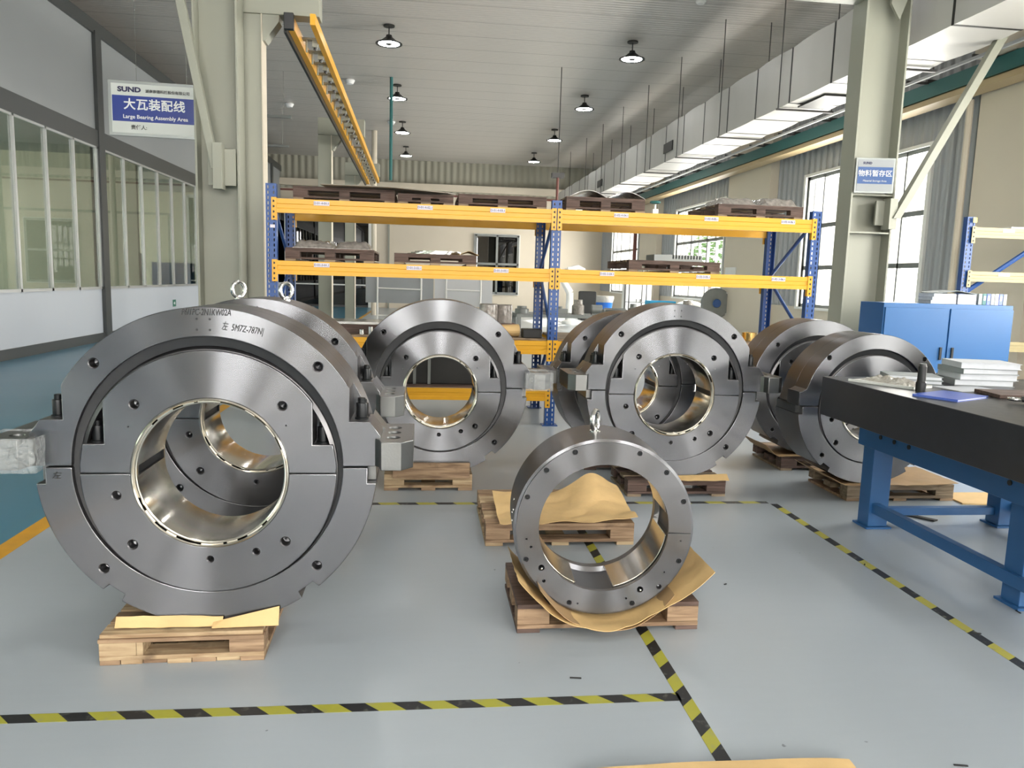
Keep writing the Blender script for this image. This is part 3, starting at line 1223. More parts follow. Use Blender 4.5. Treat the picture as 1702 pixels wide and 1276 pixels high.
    dr_ = part('shell_rear', MB().prism(disc_up(False, Rd - 0.004), 0.13, D - 0.006, 'Y'), M['face'], du)
    face_rim(du, (M['face'], M['rim']))
    face_rim(dr_, (M['face'], M['rim']))
    pl = [(-Rh, -0.0008)] + arc(Rd, -179.85, -0.15, 90) + [(Rh, -0.0008)] + arc(Rh, -0.3, -179.7, 64)[1:-1]
    dl = part('lower_shell', MB().prism(pl, 0.006, D - 0.006, 'Y'), M['face'], t, (0, 0, zc))
    hc = MB()
    for (x, z, r) in [(-0.62, -0.59, 0.017), (0.585, -0.575, 0.017), (-0.73, -0.18, 0.015), (-0.016, -0.72, 0.011), (0.35, -0.66, 0.012)]:
        f = 1.0 if Rd - Rh > 0.16 else 1.06
        hole_cut(hc, x * Rd * f, z * Rd * f, r, 0.05, 0.006)
    cut(dl, hc, 0.004)
    face_rim(dl, (M['face'], M['rim']))
    # bore liner with stepped lips and side pockets coloured dark as recess shade
    Ri = Rh - 0.02
    ln = part('bore_liner', MB().lathe([(Rh + 0.001, 0.002), (Rh - 0.004, -0.002), (Rh - 0.008, 0.002), (Rh - 0.008, 0.010), (Rh - 0.013, 0.010), (Rh - 0.014, 0.016), (Ri + 0.002, 0.018), (Ri, 0.024),
                                        (Ri, D - 0.024), (Ri + 0.004, D - 0.018), (Rh - 0.01, D - 0.014), (Rh - 0.004, D + 0.002), (Rh + 0.001, D)], 128), M['bore'], t, (0, 0, zc))
    pk = MB()
    for sgn in (-1, 1):
        x0, x1 = sorted((sgn * (Ri - 0.02), sgn * (Ri + 0.012)))
        pk.box(x0, x1, 0.035, D - 0.035, -0.012, 0.026)
    cut(ln, pk)
    ln.data.materials.clear()
    ln.data.materials.append(M['bore'])
    ln.data.materials.append(M['gap'])
    for p in ln.data.polygons:
        c = p.center
        rr = sqrt(c.x ** 2 + c.z ** 2)
        p.material_index = 1 if (-0.0125 < c.z < 0.0265 and rr > Ri + 0.002 and 0.03 < c.y < D - 0.03) else 0
    ln.data.shade_smooth()
    ln.data.set_sharp_from_angle(angle=radians(20))
    # side lugs
    if lug:
        for sgn in (-1, 1):
            x0, x1 = lug_x
            pts = [(x0, 0.03), (x0 + 0.04, -0.02), (x0 + 0.05, -0.075), (x1 - 0.045, -0.075), (x1, -0.02), (x1, D - 0.04), (x0, D - 0.04)]
            pts = [(sgn * a, b) for a, b in pts]
            lg = part('mounting_lug', MB().prism(pts, 0.004, 0.115 * k, 'Z'), M['milled'], t, (0, 0, cz))
            hc = MB()
            for yy in (0.02, 0.12, 0.22):
                hc.lathe([(0.0001, 0.03), (0.024, 0.03), (0.024, 0.108 * k), (0.030, 0.12 * k), (0.030, 0.2), (0.0001, 0.2)], 20, 'Z', (sgn * (x0 + 0.095), yy, 0))
            cut(lg, hc, 0.003)
            lg.data.shade_smooth()
            lg.data.set_sharp_from_angle(angle=radians(20))
            # sloping web between shoulder and lug
            wb = [(sgn * sx_, 0.11 * k), (sgn * 0.66 * k, 0.11 * k), (sgn * 0.645 * k, 0.128 * k), (sgn * sx_, sz_ - 0.002)]
            if (sgn > 0 and notch) or (sgn < 0 and left_notch):
                part('web', MB().prism(wb, D * 0.5, D * 0.85, 'Y'), M['milled'], lg)
    # shoulder bolts and notch bolts
    def bolt(x, y, z, h=0.085, r=0.022):
        mb = MB()
        mb.lathe([(0.0001, 0), (r * 1.25, 0), (r * 1.25, 0.006), (r, 0.008), (r, h * 0.72), (r * 0.95, h * 0.76), (r * 0.68, h * 0.77), (r * 0.66, h * 0.98), (r * 0.5, h), (0.0001, h)], 20, 'Z', (x, y, z), closed_profile=True)
        part('socket_bolt', mb, M['blackbolt'], t, (0, 0, 0))
    for sgn in (-1, 1):
        if ((sgn > 0 and notch) or (sgn < 0 and left_notch)) and lug_bolts:
            bolt(sgn * (nx + 0.042 * k), D * 0.2, cz + sz_)
            bolt(sgn * (nx + 0.042 * k), D * 0.38, cz + sz_, 0.07)
        if disc_notch:
            bolt(sgn * (nX + 0.035), 0.05, zc + nZ, 0.085)
            bolt(sgn * (nX + 0.035), 0.1, zc + nZ, 0.06, 0.018)
    # eye bolts
    for i in range(eye):
        x = 0.0 if eye == 1 else (-0.125 + 0.25 * i)
        zz = sqrt(R * R - x * x)
        eye_bolt(t, x, D * 0.5, cz + zz, radians(35))
    return t


def eye_bolt(parent, x, y, z, rz, s=1.0):
    mb = MB()
    R1, r1 = 0.034 * s, 0.0105 * s
    cx, cy = cos(rz), sin(rz)
    pts = [(R1 * cos(2 * pi * i / 24) * cx, R1 * cos(2 * pi * i / 24) * cy, 0.052 * s + R1 * sin(2 * pi * i / 24) * 1.15) for i in range(24)]
    mb.tube(pts, r1, 10, closed=True)
    mb.lathe([(0.0001, -0.005), (0.022 * s, -0.005), (0.022 * s, 0.008), (0.013 * s, 0.014), (0.012 * s, 0.022 * s), (0.0001, 0.024 * s)], 16, 'Z')
    return part('eye_bolt', mb, M['bright'], parent, (x, y, z))


G_BIG = 'large split bearing housings standing on pallets'
# B1: the big one at the front left
b1 = make_bearing(label='largest split steel bearing at front left, with handwriting near its top')
b1.location = (-0.805, 3.0, 0)
b1['group'] = G_BIG
# four small screw holes and marker writing on the front face
hm = MB()
for (x, z) in [(-0.035, 0.565), (0.012, 0.565), (-0.035, 0.525), (0.012, 0.525)]:
    hm.lathe([(0.0001, -0.0006), (0.0042, -0.0006), (0.0042, 0.0), (0.0001, 0.0)], 12, 'Y', (x, 0, z))
part('pin_hole', hm, M['gap'], b1, (0, -0.0002, 0.755))
lettering('P6/1PC-2N1KW02A', 0.034, M['inkblack'], b1, -0.09, -0.0016, 0.755 + 0.590, shear=0.25, sx=0.62)
lettering('左  5M7Z-787N|', 0.036, M['inkblack'], b1, 0.055, -0.0016, 0.755 + 0.540, shear=0.2, rot=-0.12, sx=0.62)
lettering('左', 0.03, M['inkblack'], b1, -0.57, -0.0016, 0.755 - 0.035, shear=0.2)

b2 = dup(b1, (-0.87, 4.15, 0), label='split steel bearing standing directly behind the largest one, two lifting eyes on top', group=G_BIG)
for o in [o for o in bpy.data.objects if o.parent == b2 and o.name.startswith(('lettering',))]:
    bpy.data.objects.remove(o)
for x in (-0.125, 0.125):
    eye_bolt(b2, x, 0.2, 0.755 + sqrt(0.61 ** 2 - x * x) - 0.004, radians(40), 1.05)

b4 = dup(b2, (1.765, 5.22, 0), label='split steel bearing with square lugs behind and right of the small ring', group=G_BIG)
for o in [o for o in bpy.data.objects if o.parent == b4 and o.name.startswith(('lettering', 'eye_bolt'))]:
    bpy.data.objects.remove(o)

b3 = make_bearing(R=0.612, RL=0.615, Rg=0.462, Rd=0.425, Rh=0.262, cz=0.735, dz=-0.03, name='journal_bearing',
                  label='split bearing with a broad black ring, left of the central rack post')
b3.location = (0.125, 5.38, 0)
b3['group'] = G_BIG
b7 = make_bearing(R=0.515, RL=0.555, Rg=0.41, Rd=0.385, Rh=0.235, cz=0.675, dz=-0.02, notch=True, left_notch=False, disc_notch=False, lug=False,
                  label='split bearing at right, its lower half partly hidden by the black granite table')
b7.location = (3.17, 5.08, 0.006)
b7['group'] = G_BIG
b6 = make_bearing(R=0.555, RL=0.56, Rg=0.43, Rd=0.405, Rh=0.25, cz=0.685, dz=-0.02, notch=False, left_notch=False, disc_notch=True, lug=False,
                  label='bearing half hidden behind the right-hand one, nearest the right rack post')
b6.location = (3.22, 5.98, 0.006)
b6['group'] = G_BIG
b5 = make_bearing(R=0.57, RL=0.575, Rg=0.44, Rd=0.41, Rh=0.25, cz=0.70, dz=-0.02, lug=True, lug_x=(0.55, 0.70),
                  label='bearing mostly hidden behind the lugged one, beside the central rack post')
b5.location = (1.64, 6.0, 0)
b5['group'] = G_BIG

# plastic film wrapped round two lugs
def film(x0, x1, y0, y1, z0, z1, label):
    n = 10
    mb = MB()
    ring = []
    for j in range(5):
        z = z0 + (z1 - z0) * j / 4
        pts = []
        per = [(x0, y0), (x1, y0), (x1, y1), (x0, y1)]
        for a in range(4):
            p, q = per[a], per[(a + 1) % 4]
            for i in range(n):
                f = i / n
                x = p[0] + (q[0] - p[0]) * f
                y = p[1] + (q[1] - p[1]) * f
                k = 0.006 * noise.noise(Vector((x * 40, y * 40, z * 30)))
                pts.append((x + k, y + k, z))
        ring.append(pts)
    N = len(ring[0])
    vs = [p for r in ring for p in r]
    fs = [(j * N + i, j * N + (i + 1) % N, (j + 1) * N + (i + 1) % N, (j + 1) * N + i) for j in range(4) for i in range(N)]
    mb.add(vs, fs)
    o = part('plastic_film', mb, M['film'])
    sm = o.modifiers.new('s', 'SOLIDIFY')
    sm.thickness = 0.0015
    return tag(o, label, 'plastic wrap')

film(-1.590, -1.395, 2.915, 3.10, 0.750, 0.878, 'clear plastic film wrapped round the left lug of the largest bearing')
film(0.712, 0.908, 5.295, 5.50, 0.732, 0.862, 'clear plastic film wrapped round the right lug of the black-ringed bearing')

# ------------------------------------------------------------------ the small ring
rg = thing('bearing_ring', 'small thick steel ring with a lifting eye, front centre, on kraft paper', 'bearing', (0.778, 3.12, 0), radians(-4))
RS, RSh, LS, CZ = 0.388, 0.275, 0.36, 0.457
prof = [(RS - 0.012, 0.0), (RS - 0.012, 0.012), (RS, 0.014), (RS, LS - 0.02), (RS - 0.01, LS), (RSh + 0.015, LS), (RSh + 0.012, LS - 0.05),
        (RSh + 0.035, LS - 0.055), (RSh + 0.035, 0.05), (RSh + 0.012, 0.045), (RSh + 0.004, 0.004), (RSh + 0.0, 0.0)]
prof = prof[:-1]
body = part('ring_body', MB().lathe(prof, 144), M['face'], rg, (0, 0, CZ))
hc = MB()
for a in (20.5, 44.5, 67.5, 112.5, 135.5, 158, -22.8, -67.5, -112.5, -157, -45.5):
    hole_cut(hc, 0.358 * cos(radians(a)), 0.358 * sin(radians(a)), 0.0105, 0.03, 0, 16, 0.002)
for (x, z, r) in [(-0.33, -0.05, 0.004), (0.333, -0.05, 0.004), (-0.31, -0.085, 0.006), (-0.262, -0.177, 0.014), (0.169, -0.269, 0.014), (-0.25, -0.235, 0.008),
                  (0.11, -0.31, 0.005), (0.27, -0.19, 0.004), (-0.10, -0.335, 0.004)]:
    hole_cut(hc, x, z, r, 0.03, 0, 12, 0.001)
cut(body, hc)
face_rim(body, (M['face'], M['rim']))
sb = MB()
for a in (20.5, 44.5, 67.5, 112.5, 135.5, 158, -22.8, -67.5, -112.5, -157):
    x, z = 0.358 * cos(radians(a)), 0.358 * sin(radians(a))
    b_ = MB().lathe([(0.0001, 0.012), (0.0035, 0.012), (0.0035, 0.004), (0.0088, 0.004), (0.0088, 0.02), (0.0001, 0.02)], 14, 'Y', (x, 0, z))
    part('cap_screw', b_, M['blackbolt'], rg, (0, 0, CZ))
for (x, z) in [(-0.262, -0.177), (0.169, -0.269)]:
    b_ = MB().lathe([(0.0001, -0.012), (0.004, -0.01), (0.007, 0.0), (0.009, 0.01), (0.009, 0.025), (0.0001, 0.025)], 14, 'Y', (x, 0, z))
    part('spring_pin', b_, M['bright'], rg, (0, 0, CZ))
# split line and bearing pads inside
part('split_line', MB().box(RSh + 0.002, RS - 0.013, -0.0006, 0.0, -0.0013, 0.0013), M['gap'], rg, (0, 0, CZ - 0.015))
for (a0, a1) in [(-175, -112), (-78, -8), (12, 62), (118, 172)]:
    pr = [(RSh + 0.034, 0.055), (RSh + 0.034, LS - 0.06), (RSh + 0.006, LS - 0.06), (RSh + 0.006, 0.055)]
    p_ = part('bearing_pad', MB().lathe(pr, 24, a0=radians(a0), a1=radians(a1)), M['bore'], rg, (0, 0, CZ), bevel=0.003)
eye_bolt(rg, -0.03, LS * 0.5, CZ + RS - 0.004, radians(60), 1.05)
# side port screws on the outer left flank
ps = MB()
for (a, y) in [(172, 0.08), (176, 0.13), (180, 0.10), (168, 0.15)]:
    c = Vector((RS * cos(radians(a)), y, RS * sin(radians(a))))
    ps.cyl(c - c.normalized() * 0.0, Vector((c.x * 1.01, c.y, c.z * 1.01)), 0.006, 10)
part('port_screw', ps, M['bright'], rg, (0, 0, CZ))

# ------------------------------------------------------------------ floor pallets with paper
p1 = thing('wooden_pallet', 'pale wooden pallet under the largest bearing at front left', 'pallet', (-1.205, 2.92, 0), radians(1.2))
xs_ = [0.0, 0.075, 0.155, 0.245, 0.335, 0.425, 0.515, 0.607]
for i in range(7):
    part('bottom_board', MB().box(xs_[i] + 0.001, xs_[i + 1] - 0.001, 0.004 * (i % 3), 0.56, 0, 0.019), M['woodp'] if i % 2 else M['wood'], p1, bevel=0.002)
part('runner', MB().box(0.0, 0.607, 0.0, 0.10, 0.019, 0.036), M['woodp'], p1, bevel=0.002)
part('runner', MB().box(0.0, 0.607, 0.46, 0.56, 0.019, 0.036), M['wood'], p1, bevel=0.002)
for (xa, xb) in ((0.0, 0.135), (0.135, 0.160), (0.475, 0.607)):
    for ya in (0.0, 0.46):
        part('block', MB().box(xa, xb - 0.001, ya, ya + 0.095, 0.036, 0.088), M['wood'] if xb > 0.2 else M['woodp'], p1, bevel=0.002)
part('cross_board', MB().box(-0.004, 0.607, 0.0, 0.10, 0.088, 0.103), M['wood'], p1, bevel=0.002)
part('cross_board', MB().box(0.0, 0.607, 0.46, 0.56, 0.088, 0.103), M['wood'], p1, bevel=0.002)
for i in range(5):
    part('deck_board', MB().box(0.0, 0.60, 0.01 + i * 0.112, 0.105 + i * 0.112, 0.103, 0.119), M['wood'] if i % 2 else M['woodp'], p1, bevel=0.002)
pallet((-1.25, 4.12, 0), 0.75, 0.55, 0.118, M['wood'], 'wooden pallet under the second bearing at left, hidden behind the first')
pallet((0.415, 3.11, 0), 0.80, 0.50, 0.128, M['wood'], 'wooden pallet with open middle holding the small steel ring', 0, 'open', M['woodd'])
pallet((0.365, 4.2, 0), 0.86, 0.72, 0.13, M['wood'], 'empty pallet with brown paper seen through the small ring', m2=M['woodp'])
p3 = pallet((-0.26, 5.36, 0), 0.62, 0.5, 0.118, M['woodp'], 'wooden pallet under the black-ringed bearing, in front of the rack', m2=M['wood'])
part('front_board', MB().box(0.06, 0.60, -0.022, -0.002, 0.095, 0.205), M['wood'], p3, bevel=0.002)
pallet((1.45, 5.19, 0), 0.72, 0.5, 0.122, M['woodd'], 'dark pallet under the lugged bearing right of the small ring', m2=M['woodg'])
pallet((3.02, 5.06, 0), 0.82, 0.56, 0.12, M['woodg'], 'grey wooden pallet under the right-hand bearing, seen below the table', m2=M['wood'])
pallet((2.95, 5.95, 0), 0.62, 0.56, 0.122, M['woodd'], 'pallet under the half hidden right bearing, with flap of paper', m2=M['woodg'])
pallet((1.3, 5.96, 0), 0.70, 0.5, 0.122, M['woodd'], 'pallet under the bearing hidden behind the lugged one')

# paper under the ring, curling up both sides
def ring_paper(u, v):
    a = radians(-152 + 128 * u)
    r = RS + 0.012 + 0.012 * abs(nz(u * 5, v * 3, 1.3, 2)) + (0.03 * max(0, u - 0.8) * 5) + 0.02 * max(0, 0.15 - u) * 6
    x = r * cos(a) * (1.0 + 0.22 * max(0, u - 0.72) / 0.28)
    z = CZ + r * sin(a)
    z = max(z, 0.046 + 0.004 * v)
    y = 3.06 + 0.42 * v + 0.02 * nz(u * 4, 1.0, 2, 5) - 0.05 * sin(pi * u) * (1 - v)
    return (0.778 + x, y, z)
tag(part('paper_sheet', sheet(ring_paper, 60, 16), M['kraft']), 'kraft paper cradling the small steel ring, curling up at its sides', 'paper')

def ring_paper2(u, v):
    x = 0.50 + 0.58 * u
    y = 3.045 + 0.40 * v - 0.018 * sin(pi * u)
    z = 0.043 + 0.16 * (abs(u - 0.52) * 2) ** 2.4 + 0.006 * nz(u * 8, v * 4, 1, 3)
    return (x, y, z)
tag(part('paper_sheet', sheet(ring_paper2, 40, 12), M['kraft2']), 'darker lower sheet of kraft paper folded over the front of the small ring pallet', 'paper')

def back_paper(u, v):
    x = 0.44 + 0.80 * u
    y = 4.17 + 0.50 * v + 0.03 * nz(u * 3, v * 2, 1.2, 9)
    z = 0.135 + 0.03 * abs(nz(u * 3, v * 3, 1.1, 4)) + 0.20 * max(0, v - 0.35) * (0.35 + 0.9 * math.exp(-((u - 0.78) / 0.18) ** 2)) \
        + 0.03 * (1 - v) * max(0, u - 0.6) * 2 + 0.006 - 0.03 * v * math.exp(-((u - 0.45) / 0.15) ** 2)
    return (x, y, z)
tag(part('paper_sheet', sheet(back_paper, 40, 24), M['kraft']), 'crumpled kraft paper on the empty pallet seen through the ring', 'paper')

def p1a(u, v):
    return (-1.165 + 0.40 * u, 2.972 + 0.02 * v, 0.128 + 0.035 * v * (1 - 0.6 * max(0, u - 0.7)) + 0.004 * nz(u * 6, v * 2, 1, 7))
def p1b(u, v):
    return (-0.80 + 0.25 * u, 2.955 + 0.025 * v + 0.012 * u, 0.128 + (0.012 + 0.055 * u) * v)
tag(part('paper_sheet', sheet(p1a, 20, 6), M['kraft']), 'pale paper strip at the left on top of the front left pallet', 'paper')
tag(part('paper_sheet', sheet(p1b, 16, 6), M['kraft']), 'pale paper flap at the right on top of the front left pallet', 'paper')
def p4a(u, v):
    return (1.62 + 0.56 * u, 5.155 + 0.05 * v, 0.128 + 0.035 * v * (0.5 + u * 0.5) + 0.005 * nz(u * 7, v, 1, 3))
tag(part('paper_sheet', sheet(p4a, 24, 5), M['kraft']), 'rolled edge of kraft paper under the lugged bearing', 'paper')
def p7a(u, v):
    a = 0.15 * abs(u - 0.4)
    return (2.85 + 1.0 * u, 5.03 + 0.5 * v, 0.122 + a * a * 2 + 0.012 * abs(nz(u * 5, v * 3, 1, 3)) + 0.09 * max(0, 0.12 - u) * 6)
tag(part('paper_sheet', sheet(p7a, 30, 12), M['kraft2']), 'brown paper between the right-hand bearing and its pallet', 'paper')
def p6a(u, v):
    return (2.80 + 0.7 * u, 5.93 + 0.5 * v, 0.124 + 0.012 * abs(nz(u * 5, v * 3, 1, 8)) + 0.1 * max(0, 0.15 - u) * 6)
tag(part('paper_sheet', sheet(p6a, 24, 10), M['kraft2']), 'brown paper flap under the half hidden right bearing', 'paper')
def fg(u, v):
    e = 1 - (abs(u - 0.5) * 2) ** 6
    return (0.50 + 0.86 * u + 0.015 * (v - 0.5), 1.68 + 0.46 * v + 0.012 * nz(u * 3, 0, 1, 2), 0.018 + 0.012 * e + 0.006 * nz(u * 4, v * 3, 1, 5))
tag(part('paper_sheet', sheet(fg, 40, 16, 0.016), M['kraft']), 'sheet of kraft paper poking in at the bottom edge of the photo', 'paper')
for (nm, pts, m_, lab, cat) in [
    ('cardboard_sheet', [(3.85, 4.97), (4.30, 4.90), (4.42, 5.25), (3.87, 5.25)], M['kraft'], 'flat cardboard piece on the floor behind the table legs', 'cardboard'),
    ('cardboard_sheet', [(4.10, 4.50), (4.62, 4.35), (4.80, 4.85), (4.25, 4.90)], M['kraft'], 'flat cardboard piece right of the rear right table leg', 'cardboard'),
    ('scrap_bar', [(3.20, 4.76), (3.36, 4.58), (3.40, 4.60), (3.24, 4.78)], M['rubber'], 'short dark scrap bar lying under the table', 'scrap')]:
    o = part(nm, MB().prism(pts, 0.001, 0.010, 'Z'), m_)
    tag(o, lab, cat)
random.seed(11)
for i in range(16):
    x, y = random.uniform(-1.6, 3.2), random.uniform(2.0, 4.6)
    if (0.3 < x < 1.3 and y > 2.95) or (x < -0.4 and y > 2.85):
        continue
    a, L = random.uniform(0, 3), random.uniform(0.008, 0.022)
    mb = MB().box(-L, L, -0.003, 0.003, 0.0005, 0.004)
    o = part('metal_chip', mb, M['rubber'], None, (x, y, 0), a)
    tag(o, 'tiny dark chip of swarf lying on the grey floor', 'debris', 'metal chips scattered over the floor')

# ================================================================== GRANITE TABLE
tbl = thing('granite_table', 'black granite surface plate on a blue steel stand at right', 'table', (0, 0, 0))
part('granite_slab', MB().box(2.50, 4.02, 2.45, 4.58, 0.715, 0.955), M['granite'], tbl, bevel=0.004)
for (x, y) in [(2.82, 4.46), (3.72, 4.46), (2.86, 3.24), (3.72, 3.24), (2.86, 2.62), (3.72, 2.62)]:
    lg = part('leg', MB().box(x, x + 0.13, y, y + 0.12, 0.012, 0.55), M['tableblue'], tbl, bevel=0.004)
    part('foot_plate', MB().box(x - 0.02, x + 0.15, y - 0.02, y + 0.14, 0.0, 0.012), M['tableblue'], lg)
for x in (2.79, 3.78):
    part('side_beam', MB().box(x, x + 0.10, 2.55, 4.60, 0.52, 0.675), M['tableblue'], tbl, bevel=0.004)
for y in (2.62, 4.50):
    part('end_beam', MB().box(2.89, 3.78, y, y + 0.08, 0.53, 0.67), M['tableblue'], tbl, bevel=0.004)
for (x, y) in [(2.80, 4.45), (3.80, 4.45), (2.80, 2.7), (3.80, 2.7)]:
    part('levelling_pad', MB().cyl((x + 0.05, y, 0.67), (x + 0.05, y, 0.716), 0.035, 20), M['bright'], tbl)
for x in (2.84, 3.80):
    part('stretcher', MB().box(x, x + 0.05, 2.7, 4.48, 0.10, 0.165), M['tableblue'], tbl, bevel=0.003)
part('stretcher', MB().box(2.95, 3.72, 4.50, 4.55, 0.07, 0.12), M['tableblue'], tbl, bevel=0.003)
bl = MB()
for (y, z) in [(4.36, 0.61), (4.22, 0.61), (4.08, 0.61), (3.3, 0.61)]:
    bl.cyl((2.785, y, z), (2.79, y, z), 0.014, 12)
part('bolt_head', bl, M['darkmetal'], tbl)

# items on the granite
TZ = 0.955
tag(part('stacking_post', MB().lathe([(0.0001, 0), (0.026, 0), (0.027, 0.05), (0.022, 0.06), (0.022, 0.14), (0.019, 0.145), (0.018, 0.155), (0.0001, 0.155)], 24, 'Z'), M['blackcase'], None, (2.72, 3.93, TZ)),
    'black cylindrical post standing upright on the table edge', 'tool')
def bagf(u, v):
    x = 2.62 + 0.16 * v + 0.12 * u
    y = 4.36 - 0.34 * u + 0.10 * v
    e = sin(pi * u) * sin(pi * v)
    return (x, y, TZ + 0.012 + 0.03 * e * (0.6 + abs(nz(u * 7, v * 5, 1, 2)) * 1.6))
tag(part('plastic_bag', sheet(bagf, 30, 18, 0.010), M['filmw']), 'crumpled clear plastic bag on the far corner of the table', 'bag')
tr = part('tray', MB().box(-0.20, 0.20, -0.10, 0.10, 0, 0.010).box(-0.20, 0.20, -0.10, -0.094, 0.01, 0.016).box(-0.2, 0.2, 0.094, 0.1, 0.01, 0.016), M['white'], None, (2.72, 4.22, TZ), radians(-62), bevel=0.002)
tag(tr, 'thin pale tray under the crumpled plastic bag', 'tray')

def book(sx, sy, h, m_cover, m_page, label, loc, rz, cat='folder', group=None, soft=0.0):
    t = thing('folder' if cat == 'folder' else 'book', label, cat, loc, rz, group)
    part('page_block', MB().box(-sx / 2 + 0.005, sx / 2 - 0.008, -sy / 2 + 0.005, sy / 2 - 0.005, 0.003, h - 0.003), m_page, t)
    part('cover', MB().box(-sx / 2, sx / 2, -sy / 2, sy / 2, 0, 0.003).box(-sx / 2, sx / 2, -sy / 2, sy / 2, h - 0.003, h).box(-sx / 2, -sx / 2 + 0.003, -sy / 2, sy / 2, 0.003, h - 0.003), m_cover, t)
    return t

z = TZ
for i, h in enumerate((0.035, 0.035, 0.032, 0.034)):
    book(0.34, 0.26, h, M['paper'] if i % 2 else M['papergrey'], M['paper'],
         ['bottom', 'second from bottom', 'third from bottom', 'topmost'][i] + ' of the grey and white folders stacked at the back of the table',
         (3.34 + 0.01 * (i % 2), 4.33 - 0.01 * i, z), radians(-12 + 4 * (i % 3)), 'folder', 'folders stacked at the back of the table')
    z += h + 0.001
z = TZ
for i, h in enumerate((0.022, 0.022)):
    book(0.30, 0.22, h, M['papergrey'], M['paper'], ['lower', 'upper'][i] + ' grey folder in the low pair left of the tall folder stack',
         (2.97 - 0.01 * i, 4.38, z), radians(-25 + 6 * i), 'folder', 'pair of low grey folders on the table')
    z += h + 0.001
book(0.32, 0.23, 0.012, M['folderblue'], M['paper'], 'thin blue folder lying at the left edge of the table', (2.76, 3.74, TZ), radians(28), 'folder')
tag(part('paper_sheet', MB().prism([(2.95, 4.17), (2.98, 3.95), (3.26, 3.98), (3.25, 4.18)], 0, 0.002, 'Z'), M['paper'], None, (0, 0, TZ)), 'loose white sheet between the blue folder and the stack', 'paper')
cb = part('clipboard', MB().box(-0.17, 0.17, -0.12, 0.12, 0, 0.02), M['woodd'], None, (3.20, 3.80, TZ), radians(-8), bevel=0.003)
tag(cb, 'brown board with dark edge at the right on the table', 'board')
cal = thing('hand_tool', 'dark hand tool with a shiny round end near the right frame edge', 'tool', (2.98, 3.56, TZ), radians(-30))
part('tool_body', MB().tube([(0.03, 0, 0.022), (0.10, 0, 0.026), (0.22, -0.01, 0.022)], [0.014, 0.024, 0.018], 14), M['blackcase'], cal)
part('tool_head', MB().tube([(0.026 * cos(2 * pi * i / 18), 0.026 * sin(2 * pi * i / 18), 0.02) for i in range(18)], 0.008, 8, closed=True), M['bright'], cal)

# ================================================================== RACKS
def perforated_upright(parent, x0, y0, h, face=-1, m_=None):
    """open C-section post 0.10 wide with two columns of real slots in its front face"""
    m_ = m_ or M['blue']
    w = 0.10
    mb = MB()
    y = y0
    xs = [0, 0.018, 0.030, 0.070, 0.082, w]
    pz = 0.05
    n = int(h / pz)
    th = 0.003
    # strips
    for (a, b) in [(0, 1), (2, 3), (4, 5)]:
        mb.box(x0 + xs[a], x0 + xs[b], y, y + th, 0, n * pz)
    for k in range(n):
        z0 = k * pz + 0.028
        for (a, b) in [(1, 2), (3, 4)]:
            mb.box(x0 + xs[a], x0 + xs[b], y, y + th, z0, (k + 1) * pz)
    mb.box(x0, x0 + th, y + th * (1 if face < 0 else -1) if face < 0 else y - 0.075, y + 0.075 if face < 0 else y, 0, n * pz)
    mb.box(x0 + w - th, x0 + w, y + th if face < 0 else y - 0.075, y + 0.075 if face < 0 else y, 0, n * pz)
    o = part('upright', mb, m_, parent, smooth=False)
    part('foot_plate', MB().box(x0 - 0.03, x0 + w + 0.03, y0 - 0.04, y0 + 0.10, 0, 0.008), m_, o)
    return o


def beam(parent, x0, x1, y0, z0, h, m_, face=-1, conn=True, texts=()):
    """stepped box beam; face -1: face towards -Y"""
    s = face
    prof = [(0, 0), (0, h * 0.30), (0.006, h * 0.34), (0.006, h * 0.62), (0, h * 0.66), (0, h), (0.045, h), (0.045, 0)]
    pts = [(y0 + (p[0] if s < 0 else -p[0]), z0 + p[1]) for p in prof]
    bm_ = part('beam', MB().prism(pts, x0, x1, 'X'), m_, parent, smooth=False)
    if conn:
        for xc in (x0, x1):
            d = 1 if xc == x0 else -1
            mb = MB()
            a, b = sorted((xc, xc - d * 0.045))
            yy = y0 - 0.006 if s < 0 else y0 + 0.002
            mb.box(a, b, yy, yy + 0.005, z0 - 0.07, z0 + h + 0.01)
            a, b = sorted((xc, xc + d * 0.004))
            mb.box(a, b, yy, yy + 0.045, z0 - 0.07, z0 + h + 0.01)
            e = part('end_connector', mb, m_, bm_, smooth=False)
            if s < 0:
                hb_ = MB()
                for q in range(4):
                    hb_.prism([(xc - d * 0.030, 0), (xc - d * 0.014, 0.006), (xc - d * 0.014, 0.020), (xc - d * 0.030, 0.026)], yy - 0.0012, yy, 'Y', Matrix.Translation((0, 0, z0 - 0.055 + q * 0.05)))
                part('lock_slot', hb_, M['rubber'], bm_, smooth=False)
    for (xt, body) in texts:
        part('location_label', MB().box(xt - 0.075, xt + 0.075, y0 - 0.0025, y0 - 0.0012, z0 + h * 0.60, z0 + h * 0.90), M['label'], bm_, smooth=False)
        l = lettering(body, 0.030, M['inknavy'], bm_, xt, y0 - 0.0035, z0 + h * 0.75, 'CENTER')
    return bm_


